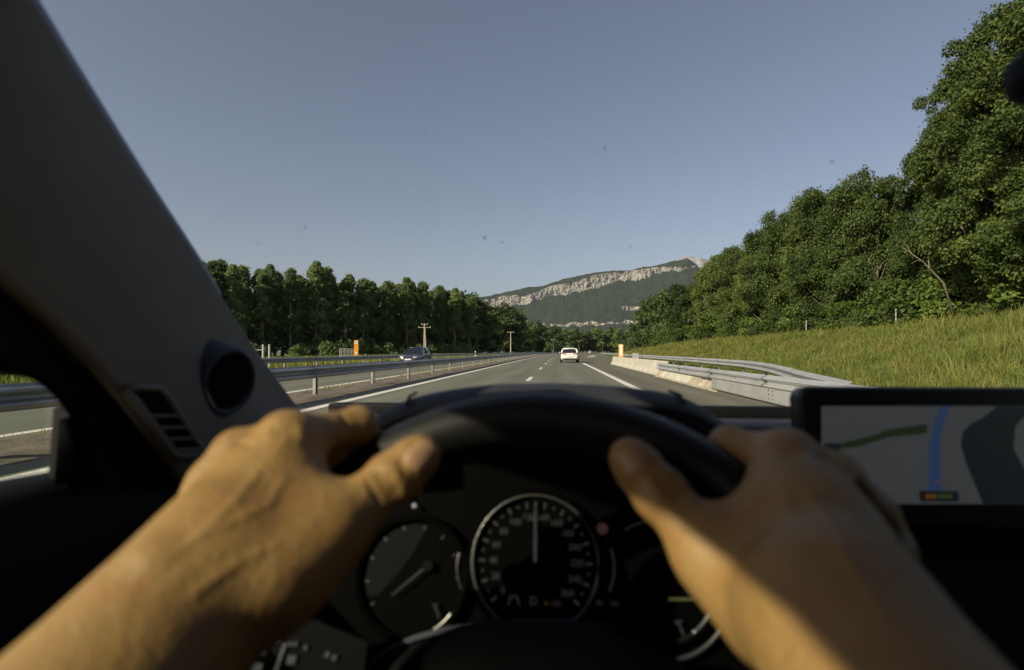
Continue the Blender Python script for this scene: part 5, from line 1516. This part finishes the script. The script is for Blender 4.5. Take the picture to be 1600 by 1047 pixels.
# back of the hand, filled between the metacarpals, on its palm side
pd = CAM_ROT @ Vector((.55, -.25, -.8)).normalized()
for a_, b_ in ((imcp, mmcp), (mmcp, rmcp), (rmcp, pmcp)):
    L.append(cap(lerp(a_, LW, .20) + pd*.011, lerp(b_, LW, .20) + pd*.011, .0115, .0115, .014))
    L.append(cap(lerp(a_, LW, .5) + pd*.006, lerp(b_, LW, .5) + pd*.006, .015, .015, .014))
# knuckle heads and tendons
for q in (imcp, mmcp, rmcp, pmcp):
    up_ = (EYE - q).normalized()
    L.append(cap(q + up_*.0045, q + up_*.0045 + Vector((0,0,.0002)), .0112, .0112, .007))
    L.append(cap(lerp(q, LW, .05) + up_*.0095, lerp(q, LW, .55) + up_*.0115, .0032, .0022, .007))
for a_, b_ in ((imcp, mmcp), (mmcp, rmcp), (rmcp, pmcp)):     # valleys between the knuckles
    m_ = lerp(a_, b_, .5); up_ = (EYE - m_).normalized()
    L.append(('g', tuple(lerp(m_, LW, -.05) + up_*.0135), tuple(lerp(m_, LW, .42) + up_*.0205), .0072, .0036, .010))
# thumb and its ball, web
L += [cap(lerp(LW, tcm, .2), tcm, .022, .0195, .024), cap(tcm, tmc, .0195, .0165, .012), cap(tmc, tip_, .0150, .0124, .006), cap(tip_, lerp(tip_, tt, .7), .0124, .0122, .005), cap(lerp(tip_, tt, .7), tt, .0122, .0108, .004)]
L.append(cap(tip_, tip_ + Vector((0,0,.0002)), .0130, .0130, .004))
L.append(cap(lerp(tcm, tmc, .65), lerp(LW, imcp, .62), .0125, .012, .02))
L.append(cap(lerp(tcm, tmc, .9), lerp(LW, imcp, .80) + pd*.006, .0085, .0095, .018))
L += finger([imcp, ipip, wheel_pt(R(-36), WR + .008, -.026), wheel_pt(R(-33), WR - .014, -.024)], [.0122, .0098, .0090, .0078])
for q, ph, pt, rr0 in ((mmcp, -52, -50, .0120), (rmcp, -61, -60, .0112), (pmcp, -70, -69, .0098)):
    pp = at(520, 714, .305) if ph == -52 else wheel_pt(R(ph), WR + .030, -.010)
    L += finger([q, pp, wheel_pt(R(ph+1), WR + .010, -.027), wheel_pt(R(pt), WR - .014, -.022)], [rr0, rr0*.85, rr0*.78, rr0*.68])
# creases of the thumb joint
SL = Surface(L)
for pts in (((590, 737), (600, 762), (612, 777)), ((602, 742), (615, 760), (623, 773)), ((577, 751), (586, 767), (596, 782))):
    L += SL.line(pts, 'g', .0012, .0004, .0026)
L += SL.line(((624, 722), (634, 740), (652, 750)), 'g', .0009, .0003, .002)
for pts, r_ in ((((262, 872), (318, 832), (368, 782), (404, 738)), .0017), (((318, 832), (352, 822), (420, 790), (446, 746)), .0015), (((300, 930), (372, 880), (430, 852)), .0016)):
    L += SL.line(pts, 'c', r_, -.0011, .0016, 2)
for pts in (((424, 668), (444, 664), (462, 668)), ((428, 678), (446, 675), (462, 680)), ((360, 694), (376, 690), (390, 696)), ((528, 640), (540, 655), (542, 672))):
    L += SL.line(pts, 'g', .0009, .0003, .0022)
L += [cap(*( [SL(232, 862)[0] - SL(232, 862)[1]*.0092]*2 ), .0105, .0105, .006)]
left_arm = arm('arm', L, .00145, 'arm_mesh')
left_arm['label'] = 'arm with the sunlit hand, thumb laid along the wheel rim'
def to_parent(o, par):
    o.parent = par; o.matrix_parent_inverse = Matrix.Identity(4)
    o.location = -driver.location
nail(SL, (638, 731), (675, 696), .0142, left_arm)

# ---- right arm
RWr = at(1312, 955, .192); RE = RWr + (CAM_ROT @ Vector((-.022, -.064, .190)))
imcp, mmcp, rmcp, pmcp = at(1232, 716, .270), at(1300, 752, .262), at(1352, 806, .255), at(1380, 864, .246)
ipip = at(1140, 697, .302)
Q = []
Q += [cap(RE, lerp(RE, RWr, .55), .038, .031, .02), cap(lerp(RE, RWr, .55), RWr, .031, .0245, .02)]
side_r = CAM_ROT @ Vector((1, .15, -.1)).normalized()
Q += [cap(RWr + side_r*.010, lerp(RWr, RE, .4) + side_r*.010, .0205, .0235, .02), cap(RWr - side_r*.011, lerp(RWr, RE, .4) - side_r*.010, .0215, .0245, .02)]
tcm, tmc, tip_, tt = at(1205, 960, .222), at(1106, 856, .248), at(1032, 772, .264), at(984, 716, .272)
for q, r0, r1 in ((imcp, .019, .0130), (mmcp, .019, .0130), (rmcp, .018, .0120), (pmcp, .017, .0110)):
    Q.append(cap(lerp(RWr, q, .08), q, r0, r1, .011))
pd = CAM_ROT @ Vector((-.55, -.25, -.8)).normalized()
for a_, b_ in ((imcp, mmcp), (mmcp, rmcp), (rmcp, pmcp)):
    Q.append(cap(lerp(a_, RWr, .20) + pd*.011, lerp(b_, RWr, .20) + pd*.011, .0115, .0115, .014))
    Q.append(cap(lerp(a_, RWr, .5) + pd*.006, lerp(b_, RWr, .5) + pd*.006, .015, .015, .014))
for q in (imcp, mmcp, rmcp, pmcp):
    up_ = (EYE - q).normalized()
    Q.append(cap(q + up_*.0045, q + up_*.0045 + Vector((0,0,.0002)), .0116, .0116, .007))
    Q.append(cap(lerp(q, RWr, .05) + up_*.0100, lerp(q, RWr, .55) + up_*.0118, .0032, .0022, .007))
for a_, b_ in ((imcp, mmcp), (mmcp, rmcp), (rmcp, pmcp)):
    m_ = lerp(a_, b_, .5); up_ = (EYE - m_).normalized()
    Q.append(('g', tuple(lerp(m_, RWr, -.05) + up_*.0135), tuple(lerp(m_, RWr, .42) + up_*.0205), .0072, .0036, .010))
Q += [cap(lerp(RWr, tcm, .2), tcm, .023, .0190, .026), cap(tcm, tmc, .0190, .0160, .012), cap(tmc, tip_, .0152, .0128, .006), cap(tip_, lerp(tip_, tt, .7), .0128, .0124, .005), cap(lerp(tip_, tt, .7), tt, .0124, .0110, .004)]
Q.append(cap(tip_, tip_ + Vector((0,0,.0002)), .0134, .0134, .004))
Q.append(cap(lerp(tcm, tmc, .65), lerp(RWr, imcp, .60), .0135, .013, .02))
Q.append(cap(lerp(tcm, tmc, .92), lerp(RWr, imcp, .72) + pd*.006, .0095, .0105, .018))
Q += finger([imcp, ipip, wheel_pt(R(37), WR + .008, -.026), wheel_pt(R(34), WR - .014, -.024)], [.0125, .0102, .0092, .0080])
for q, ph, pt, rr0 in ((mmcp, 52, 50, .0122), (rmcp, 61, 60, .0114), (pmcp, 70, 69, .0100)):
    pp = wheel_pt(R(ph), WR + .030, -.010)
    Q += finger([q, pp, wheel_pt(R(ph-1), WR + .010, -.027), wheel_pt(R(pt), WR - .014, -.022)], [rr0, rr0*.85, rr0*.78, rr0*.68])
SR = Surface(Q)
for pts in (((1026, 744), (1044, 752), (1060, 747)), ((1032, 757), (1050, 766), (1066, 759)), ((1042, 771), (1058, 779), (1074, 771))):
    Q += SR.line(pts, 'g', .0012, .0004, .0026)
for pts, r_ in ((((1380, 960), (1330, 880), (1300, 820), (1262, 770)), .0017), (((1330, 880), (1290, 850), (1230, 800), (1222, 750)), .0015), (((1250, 1020), (1200, 960), (1160, 890)), .0016)):
    Q += SR.line(pts, 'c', r_, -.0011, .0016, 2)
for pts in (((1218, 706), (1238, 702), (1256, 707)), ((1222, 716), (1240, 713), (1256, 718))):
    Q += SR.line(pts, 'g', .0009, .0003, .0022)
right_arm = arm('arm', Q, .00145, 'arm_mesh')
right_arm['label'] = 'arm with the hand half in shade, in front of the map screen'
nail(SR, (1000, 744), (976, 700), .0142, right_arm)
